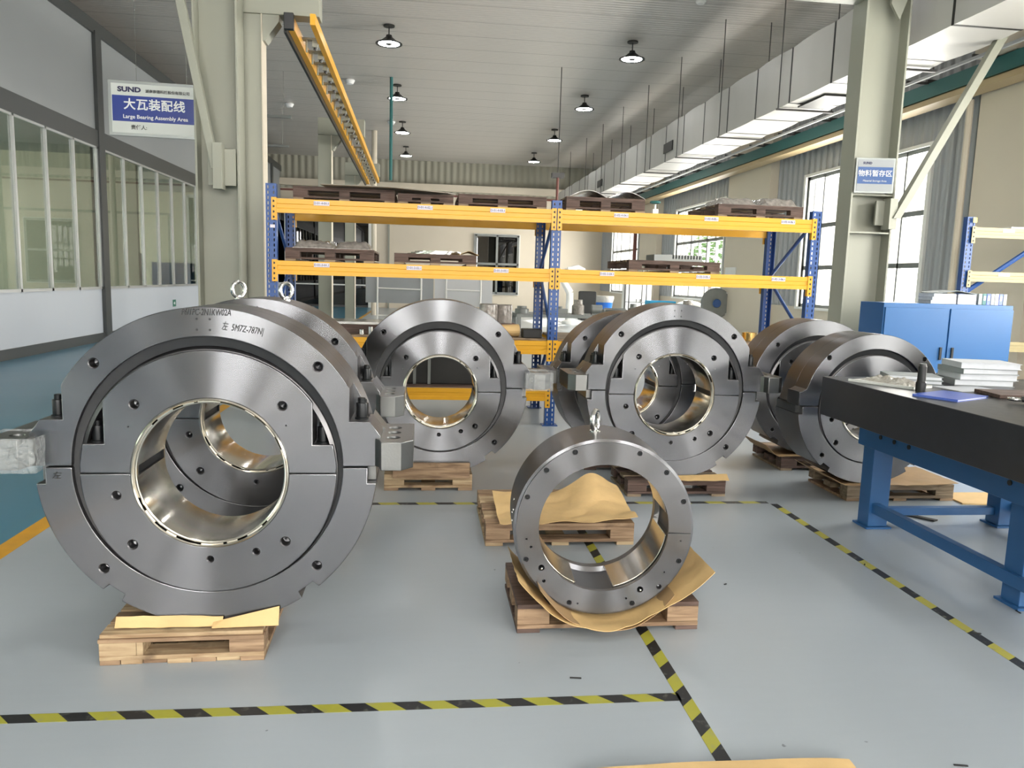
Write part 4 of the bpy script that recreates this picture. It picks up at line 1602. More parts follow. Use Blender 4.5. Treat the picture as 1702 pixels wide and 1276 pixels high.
RY0, RY1 = 7.85, 8.87
rack = thing('pallet_rack', 'long blue and yellow pallet rack with two bays across the middle', 'rack', (0, 0, 0))
for i, x in enumerate((-1.53, 1.27, 4.03)):
    perforated_upright(rack, x, RY0, 2.36 if i == 0 else 2.31, -1)
    perforated_upright(rack, x, RY1 + 0.1, 2.31, +1)
    dz_ = [(0.25, 0.25), (0.25, 0.95), (0.95, 1.60), (1.60, 2.20), (2.20, 2.20)]
    for k, (za, zb) in enumerate(dz_):
        ya, yb = (RY0 + 0.06, RY1 + 0.04) if k % 2 == 0 else (RY1 + 0.04, RY0 + 0.06)
        part('brace', MB().tube([(x + 0.05, ya, za), (x + 0.05, yb, zb)], 0.019, 8), M['blue'], rack)
levels = [(2.075, 0.135, 4), (1.485, 0.132, 3), (0.745, 0.138, 2)]
for (z0, h, lv) in levels:
    for bi, (x0, x1) in enumerate([(-1.43, 1.27), (1.37, 4.03)]):
        tx = []
        if lv >= 3:
            pos = [(-1.0, 0.0, 0.72), (1.98, 2.93, 3.76)] if lv == 4 else [(-1.0, -0.10, 0.77), (1.86, 2.88, 3.70)]
            for q, xx in enumerate(pos[bi]):
                tx.append((xx, 'D-%02d-%d-%02d.1' % (bi + 1, lv, q + 1 + (0 if bi == 0 else 3))))
        beam(rack, x0, x1, RY0 - 0.012, z0, h, M['yellow'], -1, True, tx)
        beam(rack, x0, x1, RY1 + 0.11, z0, h, M['yellow'], +1, True)
beam(rack, -1.43, 1.27, RY0 - 0.012, 0.26, 0.12, M['yellow'], -1, True)
beam(rack, -1.43, 1.27, RY1 + 0.11, 0.26, 0.12, M['yellow'], +1, True)
part('deck', MB().box(-1.42, 1.26, RY0 + 0.04, RY1 + 0.05, 0.381, 0.40), M['woodd'], rack)
dbx = thing('steel_housing_part', 'dark ribbed steel housing on the bottom rack shelf, seen through the black-ringed bearing', 'machine part', (0.0, 8.0, 0.401))
part('housing_body', MB().box(-0.35, 0.75, 0, 0.7, 0, 0.32), M['darkmetal'], dbx, bevel=0.01)
for x in (-0.25, -0.1, 0.05, 0.55):
    part('rib', MB().box(x, x + 0.03, -0.03, 0.0, 0, 0.32), M['machine'], dbx)
# wooden deck of the lowest visible level
part('deck', MB().box(-1.42, 1.26, RY0 + 0.04, RY1 + 0.05, 0.883, 0.905), M['woodg'], rack)
part('deck', MB().box(1.38, 4.02, RY0 + 0.04, RY1 + 0.05, 0.883, 0.905), M['woodg'], rack)
tag(part('sticker', MB().box(0, 0.045, 0, 0.001, 0, 0.03), M['label'], None, (-1.49, RY0 - 0.002, 1.93)), 'small white sticker on the left blue rack post', 'sticker')

def slab_pallet(x0, x1, z, h, label, m_=None, y0=7.9, sy=0.95):
    m_ = m_ or M['woodd']
    return pallet((x0, y0, z), x1 - x0, sy, h, m_, label, kind='mid', m2=M['woodg'])

ZT, ZM = 2.212, 1.619
slab_pallet(-1.28, -0.30, ZT, 0.13, 'leftmost pallet on top of the rack, under a loose brown board')
slab_pallet(-0.27, 0.28, ZT, 0.10, 'narrow pallet on top of the rack, right of the loose board')
slab_pallet(0.33, 1.22, ZT, 0.12, 'empty pallet on top of the rack beside the central post')
slab_pallet(1.42, 2.24, ZT, 0.14, 'pallet on top of the right bay carrying curved wrapped plates')
slab_pallet(3.02, 3.95, ZT, 0.13, 'pallet on top of the right bay end carrying two wrapped bundles')
slab_pallet(-1.36, -0.50, ZM, 0.13, 'pallet on the second level left, with wrapped flat packs')
slab_pallet(-0.30, 0.52, ZM, 0.11, 'pallet on the second level middle, with stacked shiny plates')
slab_pallet(2.10, 3.08, ZM, 0.12, 'pallet on the second level of the right bay under a slotted part')

def board_fn(u, v):
    return (-1.0 + 1.22 * u + 0.1 * v, 7.72 + 0.9 * v, ZT + 0.140 + 0.05 * (1 - v) * 0 - 0.075 * max(0, u - 0.55) * (1 - v) + 0.05 * v * u)
tag(part('fibre_board', sheet(board_fn, 16, 10, 0.008), M['card']), 'warped brown grey board lying across the top left pallets', 'board')

def bundle(x, y, z, sx, sy, h, label, group):
    def fn(u, v):
        e = min(1, 7 * min(u, 1 - u)) * min(1, 7 * min(v, 1 - v))
        return (x + sx * u, y + sy * v, z + 0.006 + h * e * (0.85 + 0.25 * nz(u * 5, v * 5, 1, x)))
    return tag(part('wrapped_bundle', sheet(fn, 24, 18, 0.004), M['wrapped']), label, 'wrapped parts', group)

bundle(-1.30, 7.95, ZM + 0.13, 0.40, 0.6, 0.085, 'left flat pack wrapped in clear film on the second rack level', 'film-wrapped packs on the rack')
bundle(-0.90, 7.95, ZM + 0.13, 0.37, 0.6, 0.085, 'right flat pack wrapped in clear film on the second rack level', 'film-wrapped packs on the rack')
bundle(3.04, 7.95, ZT + 0.13, 0.44, 0.6, 0.085, 'left film-wrapped bundle at the right end of the rack top', 'film-wrapped packs on the rack')
bundle(3.52, 7.95, ZT + 0.13, 0.42, 0.6, 0.10, 'right film-wrapped bundle at the right end of the rack top', 'film-wrapped packs on the rack')
for i in range(2):
    def cf(u, v, i=i):
        return (1.46 + 0.40 * i + 0.38 * u, 7.92 + 0.7 * v, ZT + 0.147 + 0.065 * sin(pi * u) + 0.012 * v)
    tag(part('curved_plate', sheet(cf, 20, 6, 0.006), M['wrapped']), ['left', 'right'][i] + ' arched plate on the pallet beside the central rack post', 'plate', 'arched plates on the rack top')
for i in range(3):
    n_ = MB().lathe([(0.05, 0), (0.28 - 0.02 * i, 0), (0.28 - 0.02 * i, 0.011), (0.05, 0.011)], 48, 'Z')
    tag(part('steel_disc', n_, M['bright'], None, (0.10 + 0.02 * i, 8.25, ZM + 0.111 + 0.012 * i)), ['bottom', 'middle', 'top'][i] + ' disc of the shiny stack on the second rack level', 'disc', 'shiny discs stacked on the rack')
def pf_(u, v):
    return (0.33 + 0.22 * u, 7.98 + 0.25 * v, ZM + 0.113 + 0.045 * (1 - abs(2 * u - 1.1)) * (1 - 0.3 * v))
tag(part('paper_sheet', sheet(pf_, 10, 5), M['kraft']), 'folded bit of brown paper beside the shiny discs on the rack', 'paper')
def dg_(u, v):
    return (-0.08 + 0.36 * u - 0.1 * v, 7.86 + 0.02 * v, ZM + 0.006 + (0.10 - 0.09 * u) * v)
cmb = MB().box(2.38, 2.90, 7.95, 8.25, ZM + 0.121, ZM + 0.145)
for i in range(11):
    cmb.box(2.56 + i * 0.032, 2.578 + i * 0.032, 7.95, 8.25, ZM + 0.145, ZM + 0.185)
cmb.box(2.56, 2.90, 8.0, 8.25, ZM + 0.145, ZM + 0.150)
cmb.box(2.38, 2.56, 7.95, 8.25, ZM + 0.145, ZM + 0.185)
tag(part('slotted_part', cmb, M['machine']), 'comb-like slotted steel part on the second level of the right bay', 'machine part')
def gb(u, v):
    return (2.10 + 0.45 * u, 7.93 + 0.5 * v, ZM + 0.123 + 0.05 * u * v)
vv = thing('hand_valve', 'small valve with blue wheel and white body beside the top arched plates', 'valve', (2.36, 7.92, ZT))
part('valve_body', MB().box(-0.03, 0.03, 0, 0.06, 0, 0.05).cyl((0, 0.03, 0.05), (0, 0.03, 0.10), 0.012), M['white'], vv)
part('hand_wheel', MB().tube([(0.045 * cos(2 * pi * i / 16), 0.03 + 0.045 * sin(2 * pi * i / 16), 0.12) for i in range(16)], 0.012, 8, closed=True).box(-0.045, 0.045, 0.024, 0.036, 0.114, 0.126), M['teal'], vv)

# stuff on the low deck
LZ = 0.906
tag(part('cardboard_roll', MB().tube([(0.62, 8.0, LZ + 0.070), (0.85, 8.04, LZ + 0.066), (0.99, 8.06, LZ + 0.066)], [0.045, 0.06, 0.065], 16), M['kraft']), 'brown cardboard roll on the low deck left of the central post', 'cardboard')
tag(part('steel_block', MB().box(1.02, 1.22, 7.9, 8.1, LZ, LZ + 0.09), M['rubber'], bevel=0.01), 'dark block beside the cardboard roll on the low deck', 'block')
tag(part('blue_tin', MB().cyl((0.62, 7.93, LZ + 0.03), (0.70, 7.93, LZ + 0.03), 0.028, 14), M['folderblue']), 'small blue tin lying on the low deck', 'tin')
tag(part('brown_plate', MB().box(0.45, 1.0, 8.15, 8.6, LZ + 0.10, LZ + 0.115), M['redbrown']), 'thin rusty plate lying on the parts on the low deck', 'plate')
tag(part('machine_part', MB().box(0.5, 0.95, 8.2, 8.55, LZ, LZ + 0.1), M['machine'], bevel=0.01), 'grey block under the rusty plate on the low deck', 'machine part')
def wr(u, v):
    a = 2 * pi * u
    return (0.84 + 0.14 * cos(a) * (1 + 0.1 * nz(u * 9, v * 4)), 8.45 + 0.14 * sin(a), LZ + 0.12 + 0.20 * v)
for (x, y, r, h, lab) in [(0.70, 8.4, 0.10, 0.20, 'left film-wrapped cylinder behind the low deck parts'), (0.88, 8.5, 0.09, 0.19, 'right film-wrapped cylinder behind the low deck parts')]:
    tag(part('wrapped_cylinder', MB().lathe([(0.0001, 0), (r, 0), (r * 1.03, h * 0.5), (r, h), (r * 0.9, h + 0.01), (0.0001, h + 0.01)], 24, 'Z'), M['wrapped'], None, (x, y, LZ + 0.117)), lab, 'wrapped parts', 'wrapped cylinders on the low deck')
for i, (x, s, r, lab) in enumerate([(3.1, 0.03, 0.11, 'left pale steel ring on the low deck of the right bay'), (3.36, 0.035, 0.10, 'middle brass ring on the low deck of the right bay'), (3.58, 0.03, 0.08, 'right brass ring on the low deck of the right bay')]):
    tag(part('bushing', MB().lathe([(r - 0.02, 0), (r, 0), (r, 0.09), (r - 0.02, 0.09)], 32, 'Z'), M['brass'] if i else M['bright'], None, (x, 8.2, LZ)), lab, 'bushing', 'bushings on the low deck')
tag(part('steel_plate', MB().box(-1.3, -0.3, 7.95, 8.5, LZ + 0.10, LZ + 0.125), M['bright']), 'pale steel plate on the low deck at the left', 'plate')
tag(part('wood_crate', MB().box(-1.2, -0.4, 8.0, 8.45, LZ, LZ + 0.10), M['woodd'], bevel=0.004), 'brown wooden crate under the pale plate on the low deck', 'crate')
random.seed(5)
labs = ['far left', 'left', 'middle', 'right', 'far right']
for i in range(5):
    x = -0.62 + i * 0.09
    tag(part('shaft_part', MB().cyl((x, 7.93, LZ), (x, 7.93, LZ + 0.05 + 0.03 * (i % 2)), 0.025, 14), M['bright']), labs[i] + ' of the small shiny shafts standing on the low deck', 'machine part', 'small shafts on the low deck')

# second rack at the right edge
r2 = thing('pallet_rack', 'pale-beamed pallet rack entering at the right edge above the blue cabinet', 'rack', (0, 0, 0))
perforated_upright(r2, 6.42, 8.72, 2.42, -1)
part('brace', MB().tube([(6.47, 8.82, 1.45), (7.9, 8.82, 2.42)], 0.03, 8), M['blue'], r2)
for z0 in (2.16, 1.64, 0.8):
    beam(r2, 6.52, 8.10, 8.70, z0, 0.12, M['fadedyellow'], -1, True, [(6.95, 'D-03-%d-01.1' % (4 if z0 > 2 else 3))] if z0 > 1 else ())
perforated_upright(r2, 8.10, 8.72, 2.4, -1)
tag(part('sticker', MB().box(0, 0.05, 0, 0.002, 0, 0.06), mat('yellow_note', 'd8d070', 0.6), None, (6.47, 8.69, 2.33)), 'yellow note stuck at the top of the right-hand rack post', 'sticker')
tag(part('white_sheet', MB().box(6.98, 8.0, 8.70, 9.3, 2.282, 2.30), M['white']), 'white board lying on top of the right-hand rack', 'board')

# blue cabinet and the books on it
cab = cabinet((5.765, 7.98, 0), 1.54, 0.46, 1.372, M['cabblue'], 'wide blue two-door metal cabinet behind the granite table')
z = 1.373
for i in range(3):
    book(0.24, 0.30, 0.036, M['paper'], M['paper'], ['bottom', 'middle', 'top'][i] + ' book of the left pile on the blue cabinet', (5.76, 8.2, z), radians(90 + 4 * i), 'book', 'books in the left pile on the cabinet')
    book(0.23, 0.215, 0.036, M['paper'], M['label'], ['bottom', 'middle', 'top'][i] + ' book of the right pile on the blue cabinet', (6.05, 8.2, z), radians(88), 'book', 'books in the right pile on the cabinet')
    z += 0.038
def opn(u, v):
    return (5.66 + 0.48 * u, 8.05 + 0.3 * v, z + 0.006 + 0.03 * (1 - abs(2 * u - 1)) + 0.004 * v)
tag(part('open_folder', sheet(opn, 12, 4, 0.005), M['papergrey']), 'grey open folder lying across both book piles on the cabinet', 'folder')
for i in range(7):
    x = 6.18 + i * 0.05
    c_ = [M['papergrey'], M['teal'], M['folderblue'], M['papergrey'], M['offwhite'], M['folderblue'], M['papergrey']][i]
    t = thing('ring_binder', ['leftmost', 'second', 'third', 'fourth', 'fifth', 'sixth', 'rightmost'][i] + ' of the ring binders standing on the blue cabinet', 'binder', (x, 8.08, 1.3725), 0, 'ring binders on the cabinet')
    part('binder_spine', MB().box(0, 0.046, 0, 0.24, 0, 0.125), c_, t, bevel=0.003)
    part('spine_label', MB().box(0.010, 0.036, -0.0015, 0, 0.05, 0.10), M['label'], t)

# ================================================================== COLUMNS, BRACKETS, SIGNS
def h_column(name, x0, x1, y0, d, h, label):
    t = thing(name, label, 'column', (0, 0, 0))
    part('web', MB().box(x0 + 0.02, x1 - 0.02, y0 + d * 0.55, y0 + d * 0.55 + 0.02, 0, h), M['column'], t, smooth=False)
    part('flange', MB().box(x0, x0 + 0.025, y0, y0 + d, 0, h), M['column'], t, bevel=0.003)
    part('flange', MB().box(x1 - 0.025, x1, y0, y0 + d, 0, h), M['column'], t, bevel=0.003)
    part('base_plate', MB().box(x0 - 0.06, x1 + 0.06, y0 - 0.06, y0 + d + 0.06, 0, 0.03), M['column'], t)
    return t

colL = h_column('steel_column', -2.565, -2.085, 9.25, 0.32, H_CEIL, 'tall grey green steel column at left, beside the left rack post')
part('brace_bracket', MB().box(-2.34, -2.24, 9.10, 9.26, 2.40, 2.90).box(-2.42, -2.12, 9.22, 9.25, 2.45, 2.85), M['column'], colL, bevel=0.003)
part('diagonal_brace', MB().prism([(-2.36, 2.62), (-2.27, 2.58), (-3.05, H_CEIL - 0.02), (-3.16, H_CEIL - 0.02)], 9.12, 9.20, 'Y'), M['column'], colL, bevel=0.004)
colR = h_column('steel_column', 5.225, 5.80, 9.25, 0.32, H_CEIL, 'tall grey steel column at right, in front of the big window')
part('brace_bracket', MB().box(5.66, 5.76, 9.10, 9.26, 2.25, 2.62).box(5.55, 5.80, 9.22, 9.25, 2.3, 2.6), M['column'], colR, bevel=0.003)
part('diagonal_brace', MB().prism([(5.70, 2.38), (5.80, 2.38), (8.13, H_CEIL - 0.02), (8.00, H_CEIL - 0.02)], 9.08, 9.18, 'Y'), M['column'], colR, bevel=0.004)
part('stiffener', MB().box(5.25, 5.78, 9.26, 9.43, 2.66, 2.68).box(5.25, 5.78, 9.26, 9.43, 2.2, 2.22), M['column'], colR)
part('roof_bracket', MB().box(4.42, 5.22, 9.3, 9.5, 4.96, 5.3).prism([(5.5, 4.9), (5.62, 4.72), (5.70, 4.95), (5.72, 5.6), (5.5, 5.6)], 9.2, 9.24, 'Y'), M['column'], colR)

for i, (y, az) in enumerate(((9.62, 4.43), (16.4, 4.27), (21.8, 4.16))):
    t = thing('rail_post', ['nearest', 'middle', 'farthest'][i] + ' grey post with a side arm carrying the yellow overhead rail', 'post', (0, 0, 0))
    part('post_body', MB().box(-2.16, -1.90, y, y + 0.20, 0, az), M['column'], t, bevel=0.006)
    part('post_edge', MB().box(-1.90, -1.888, y - 0.02, y + 0.22, 0, az), M['cream'], t)
    part('arm', MB().box(-2.16, -1.24, y - 0.02, y + 0.22, az, az + 0.33), M['column'], t, bevel=0.006)
    part('gusset', MB().prism([(-1.888, az), (-1.888, az - 0.29), (-1.86, az - 0.29), (-1.70, az - 0.07), (-1.70, az)], y, y + 0.2, 'Y'), M['column'], t)

# yellow overhead rail pair
rail = thing('overhead_rail', 'yellow twin-beam overhead cable rail receding over the pallet rack', 'rail', (0, 0, 0))
def along(x0, x1, za, zb, ya, yb, w, h, m_, nm):
    mb = MB()
    vs = []
    for (y, x, z) in ((ya, x0, za), (yb, x1, zb)):
        vs += [(x - w / 2, y, z), (x + w / 2, y, z), (x + w / 2, y, z + h), (x - w / 2, y, z + h)]
    mb.add(vs, [(0, 1, 2, 3), (7, 6, 5, 4), (0, 4, 5, 1), (1, 5, 6, 2), (2, 6, 7, 3), (3, 7, 4, 0)])
    return part(nm, mb, m_, rail, smooth=False)
RZ = lambda y: 4.30 - 0.022 * (y - 9.4)
along(-1.54, -1.56, RZ(9.4) - 0.06, RZ(22) - 0.06, 9.4, 22, 0.07, 0.13, M['yellow'], 'rail_beam')
along(-1.595, -1.615, RZ(9.4) - 0.12, RZ(22) - 0.12, 9.4, 22, 0.03, 0.09, M['darkmetal'], 'cable_track')
along(-1.29, -1.29, RZ(9.4) - 0.02, RZ(22) - 0.02, 9.4, 22, 0.06, 0.12, M['yellow'], 'rail_beam')
part('end_cap', MB().box(-1.60, -1.49, 9.33, 9.4, 4.20, 4.38), M['blackcase'], rail, bevel=0.01)
y = 9.55
while y < 21.9:
    if min(abs(y - q) for q in (9.72, 16.5, 21.9)) > 0.2:
        zz = RZ(y)
        hg = part('hanger', MB().box(-1.51, -1.32, y, y + 0.10, zz + 0.02, zz + 0.04).cyl((-1.46, y + 0.05, zz - 0.12), (-1.46, y + 0.05, zz + 0.03), 0.012, 8).box(-1.39, -1.325, y + 0.02, y + 0.08, zz - 0.06, zz + 0.02), M['column'], rail)
        part('clamp_bolt', MB().cyl((-1.33, y + 0.05, zz + 0.0), (-1.36, y + 0.05, zz - 0.09), 0.022, 8), M['blackcase'], hg)
    y += 0.5

# hanging sign at the left
sg = thing('hanging_sign', 'hanging blue and white company sign above the glass partition', 'sign', (-4.10, 11.0, 3.24), radians(3))
SW, SH = 1.10, 0.66
part('sign_frame', MB().box(-0.02, SW + 0.02, 0.002, 0.035, -0.02, SH + 0.02), M['signgrey'], sg, bevel=0.004)
part('sign_panel', MB().box(0.02, SW - 0.02, -0.003, 0.002, 0.02, SH - 0.02), M['signwhite'], sg)
part('title_band', MB().box(0.03, SW - 0.02, -0.005, -0.003, 0.165, 0.49), M['signblue'], sg)
lettering('SUND', 0.085, M['inknavy'], sg, 0.10, -0.006, 0.565, offset=0.004, sx=1.25)
lettering('湖南崇德科技股份有限公司', 0.046, M['inkblack'], sg, 0.44, -0.006, 0.555, offset=0.0006)
lettering('大瓦装配线', 0.150, M['inkwhite'], sg, SW / 2 , -0.0075, 0.375, 'CENTER', offset=0.003, spacing=1.05)
lettering('Large Bearing Assembly Area', 0.068, M['inkwhite'], sg, SW / 2 + 0.01, -0.0075, 0.225, 'CENTER', offset=0.001, sx=1.0)
lettering('责任人:', 0.062, M['inkblack'], sg, 0.25, -0.006, 0.09, offset=0.001)
for x in (0.33, 0.95):
    part('hanging_wire', MB().cyl((x, 0.02, SH), (x, 0.02, H_CEIL - 3.24), 0.003, 6), M['bright'], sg)

# sign on the right column
s2 = thing('area_sign', 'small blue and grey area sign fixed to the right column', 'sign', (5.24, 9.20, 2.70), radians(0))
s2.rotation_euler = (0, 0, radians(-9))
part('sign_frame', MB().box(-0.01, 0.46, 0, 0.02, -0.02, 0.40), M['signgrey'], s2, bevel=0.003)
part('sign_panel', MB().box(0.01, 0.44, -0.004, 0.0, 0.0, 0.38), M['panelgrey'], s2)
part('title_band', MB().box(0.015, 0.435, -0.006, -0.004, 0.09, 0.29), M['signblue2'], s2)
lettering('物料暂存区', 0.082, M['offwhite'], s2, 0.225, -0.008, 0.21, 'CENTER', offset=0.001)
lettering('Material Storage Area', 0.032, M['offwhite'], s2, 0.225, -0.008, 0.125, 'CENTER')
lettering('SUND', 0.04, M['inknavy'], s2, 0.07, -0.006, 0.335, offset=0.001)

# ================================================================== CEILING SERVICES
def lamp(loc, label):
    t = thing('high_bay_lamp', label, 'lamp', loc, 0, 'high bay lamps under the ceiling')
    part('lamp_shade', MB().lathe([(0.05, 0.0), (0.07, -0.02), (0.17, -0.10), (0.26, -0.145), (0.285, -0.15), (0.285, -0.165), (0.24, -0.165), (0.16, -0.12), (0.05, -0.04)], 32, 'Z'), M['darkmetal'], t)
    part('diffuser', MB().lathe([(0.0001, -0.150), (0.07, -0.150), (0.24, -0.158), (0.24, -0.150), (0.0001, -0.140)], 32, 'Z'), M['lampglow'], t)
    part('driver_housing', MB().lathe([(0.0001, 0.02), (0.06, 0.02), (0.07, -0.02), (0.07, -0.16), (0.06, -0.175), (0.0001, -0.175)], 20, 'Z'), M['darkmetal'], t)
    part('mounting_rod', MB().cyl((0, 0, 0), (0, 0, H_CEIL - loc[2]), 0.012, 8).lathe([(0.0001, H_CEIL - loc[2] - 0.03), (0.12, H_CEIL - loc[2] - 0.03), (0.12, H_CEIL - loc[2]), (0.0001, H_CEIL - loc[2])], 16, 'Z'), M['darkmetal'], t)
    return t

mg, t_, b_ = nt('lamp_diffuser')
b_.inputs['Base Color'].default_value = (0.9, 0.9, 0.9, 1)
b_.inputs['Emission Color'].default_value = (1, 1, 1, 1)
b_.inputs['Emission Strength'].default_value = 45.0
M['lampglow'] = mg
first = None
for row, (x, side) in enumerate([(-0.82, 'left'), (4.52, 'right')]):
    for k, y in enumerate((17.6, 22.8, 28.0, 33.2)):
        lb = '%s lamp in the %s row of round black ceiling lamps' % (['nearest', 'second', 'third', 'farthest'][k], side)
        if first is None:
            first = lamp((x, y, 6.58), lb)
        else:
            dup(first, (x, y, 6.58), 0, lb)
    for y in (12.4, 7.2, 2.0, -3.2):  # unseen lamps added along both rows for bright streaks on the steel
        dup(first, (x, y, 6.58), 0, '%s row ceiling lamp above or behind the photographer, outside the photo' % side)

# insulated air duct
dt = thing('air_duct', 'long grey insulated air duct hung below the ceiling at right', 'duct', (0, 0, 0))
dm = MB()
y = 2.0
segs = []
random.seed(3)
while y < 34:
    L = 1.35 if y < 28 else 1.6
    segs.append((y, y + L))
    y += L
DX0, DX1, DZ0, DZ1 = 6.0, 6.86, 4.55, 5.42
for (a, b) in segs:
    # slightly puffed insulation
    n = 4
    for i in range(n):
        a1, b1 = a + (b - a) * i / n, a + (b - a) * (i + 1) / n
        def rr(y_):
            f = (y_ - a) / (b - a)
            p = 0.018 * sin(pi * f)
            return p
        p, q = rr(a1), rr(b1)
        vs = []
        for (yy, e) in ((a1, p), (b1, q)):
            vs += [(DX0 - e, yy, DZ0 - e), (DX1 + e, yy, DZ0 - e), (DX1 + e, yy, DZ1 + e), (DX0 - e, yy, DZ1 + e)]
        dm.add(vs, [(0, 4, 5, 1), (1, 5, 6, 2), (2, 6, 7, 3), (3, 7, 4, 0)])
dm.add([(DX0, 34, DZ0), (DX1, 34, DZ0), (DX1, 34, DZ1), (DX0, 34, DZ1)], [(0, 1, 2, 3)])
part('insulation', dm, M['duct'], dt)
for i, (a, b) in enumerate(segs):
    if a < 8:
        continue
    e = 0.006
    st = MB()
    st.box(DX0 - e, DX0 + 0.001, a - 0.02, a + 0.02, DZ0 - e, DZ1 + e)
    st.box(DX0 - e, DX1 + e, a - 0.02, a + 0.02, DZ0 - e, DZ0)
    st.box(DX1, DX1 + e, a - 0.02, a + 0.02, DZ0 - e, DZ1 + e)
    part('strap', st, M['darkmetal'], dt)
    if i % 2 == 0:
        for x in (DX0 - 0.05, DX1 + 0.05):
            part('hanger_rod', MB().cyl((x, a + 0.3, DZ0 - 0.05), (x, a + 0.3, H_CEIL), 0.010, 6), M['rodmetal'], dt)
        part('support_bar', MB().box(DX0 - 0.08, DX1 + 0.08, a + 0.28, a + 0.32, DZ0 - 0.06, DZ0 - 0.03), M['rodmetal'], dt)
for y in (18.9, 12.0, 26.5):
    vg = MB()
    if y == 12.0:
        vg.box(6.2, 6.65, y, y + 0.9, DZ0 - 0.05, DZ0 - 0.022)
    else:
        vg.box(DX0 - 0.045, DX0 - 0.02, y, y + 0.7, 4.75, 4.98)
    v_ = part('air_vent', vg, M['darkmetal'], dt)
# crane rail / pipes along the right wall
cr = thing('crane_rail', 'teal and tan rail running along the right wall below the duct', 'rail', (0, 0, 0))
part('rail_beam', MB().box(7.92, 8.10, 3.0, 36.5, 4.55, 4.78), M['teal'], cr)
part('rail_strip', MB().box(7.86, 8.16, 3.0, 36.5, 4.42, 4.50).box(7.97, 8.05, 3.0, 36.5, 4.50, 4.55), M['tan'], cr)
part('conduit', MB().box(7.55, 7.59, 3.0, 36.5, 4.72, 4.76), M['offwhite'], cr)
for y in [6 + i * 1.5 for i in range(20)]:
    part('bracket', MB().box(7.9, WX - 0.03, y, y + 0.06, 4.78, 4.84).box(7.55, 7.92, y, y + 0.03, 4.765, 4.80), M['rodmetal'], cr)
bx = part('junction_box', MB().box(7.75, 8.05, 10.15, 10.75, 4.80, 5.10), M['cream'], cr, bevel=0.01)

# small ceiling fixtures
sm_ = [(-4.4, 12.2, 'left'), (-3.75, 12.2, 'right'), (5.1, 14.9, 'far right')]
for (x, y, w_) in sm_:
    o = part('sprinkler_head' if x < 0 else 'smoke_detector', MB().lathe([(0.0001, -0.10), (0.03, -0.10), (0.03, -0.06), (0.02, -0.05), (0.06, -0.02), (0.06, 0), (0.0001, 0)] if x < 0 else [(0.0001, -0.06), (0.07, -0.06), (0.10, -0.02), (0.10, 0), (0.0001, 0)], 16, 'Z'), M['white'], None, (x, y, H_CEIL - 0.001))
    tag(o, ('%s of the two tiny white ceiling sprinklers above the hanging sign' % w_) if x < 0 else 'white round smoke detector on the ceiling left of the duct', 'ceiling fixture')
for i, (x, y) in enumerate([(-4.3, 26.0), (-2.1, 22.5), (-1.2, 28.0)]):
    tag(part('ceiling_spotlight', MB().lathe([(0.0001, -0.12), (0.09, -0.12), (0.14, -0.03), (0.12, 0), (0.0001, 0)], 20, 'Z'), M['lampwhite'], None, (x, y, H_CEIL - 0.001)), ['left', 'middle', 'right'][i] + ' small white dome fixture on the ceiling left of the lamp rows', 'ceiling fixture')
for i, (x, y, L) in enumerate([(-5.2, 22.0, 1.6), (-6.0, 27.0, 1.5)]):
    t = thing('strip_light', ['near', 'far'][i] + ' thin strip light hung under the ceiling right of the left column', 'lamp', (x, y, 5.6))
    part('light_bar', MB().box(0, L, 0, 0.08, 0, 0.07), M['machine'], t)
    for xx in (0.2, L - 0.2):
        part('hanging_wire', MB().cyl((xx, 0.04, 0.07), (xx, 0.04, H_CEIL - 5.6), 0.008, 6), M['bright'], t)
# teal drop pipe and red pipe
tag(part('drop_pipe', MB().cyl((-0.95, 22, 4.1), (-0.95, 22, H_CEIL), 0.045, 10), M['teal']), 'teal pipe dropping from the ceiling beside the far end of the yellow rail', 'pipe')
tag(part('drop_pipe', MB().cyl((-1.9, 30, 0.0), (-1.9, 30, H_CEIL), 0.10, 10), M['cream']), 'pale pipe rising to the ceiling behind the yellow rail', 'pipe')
rp = thing('drop_pipe', 'dark red pipe with a top plate dropping from the ceiling behind the central rack post', 'pipe', (3.35, 20.0, 0))
part('pipe_tube', MB().cyl((0, 0, 2.2), (0, 0, 4.15), 0.035, 10), M['redbrown'], rp)
part('top_plate', MB().box(-0.16, 0.16, -0.1, 0.1, 4.1, 4.22), M['rodmetal'], rp)
part('hanger_rod', MB().cyl((0, 0, 4.2), (0, 0, H_CEIL), 0.012, 6), M['rodmetal'], rp)
# downpipe and cable on the right wall pilaster
tag(part('wall_pipe', MB().cyl((8.2, 11.35, 0.0), (8.2, 11.35, 4.4), 0.05, 10), M['cream']), 'pale vertical pipe on the right wall beside the pilaster', 'pipe')
tag(part('wall_pipe', MB().cyl((8.15, 29.9, 0.0), (8.15, 29.9, 5.0), 0.07, 10), M['redbrown']), 'dark red vertical pipe by the far right windows', 'pipe')

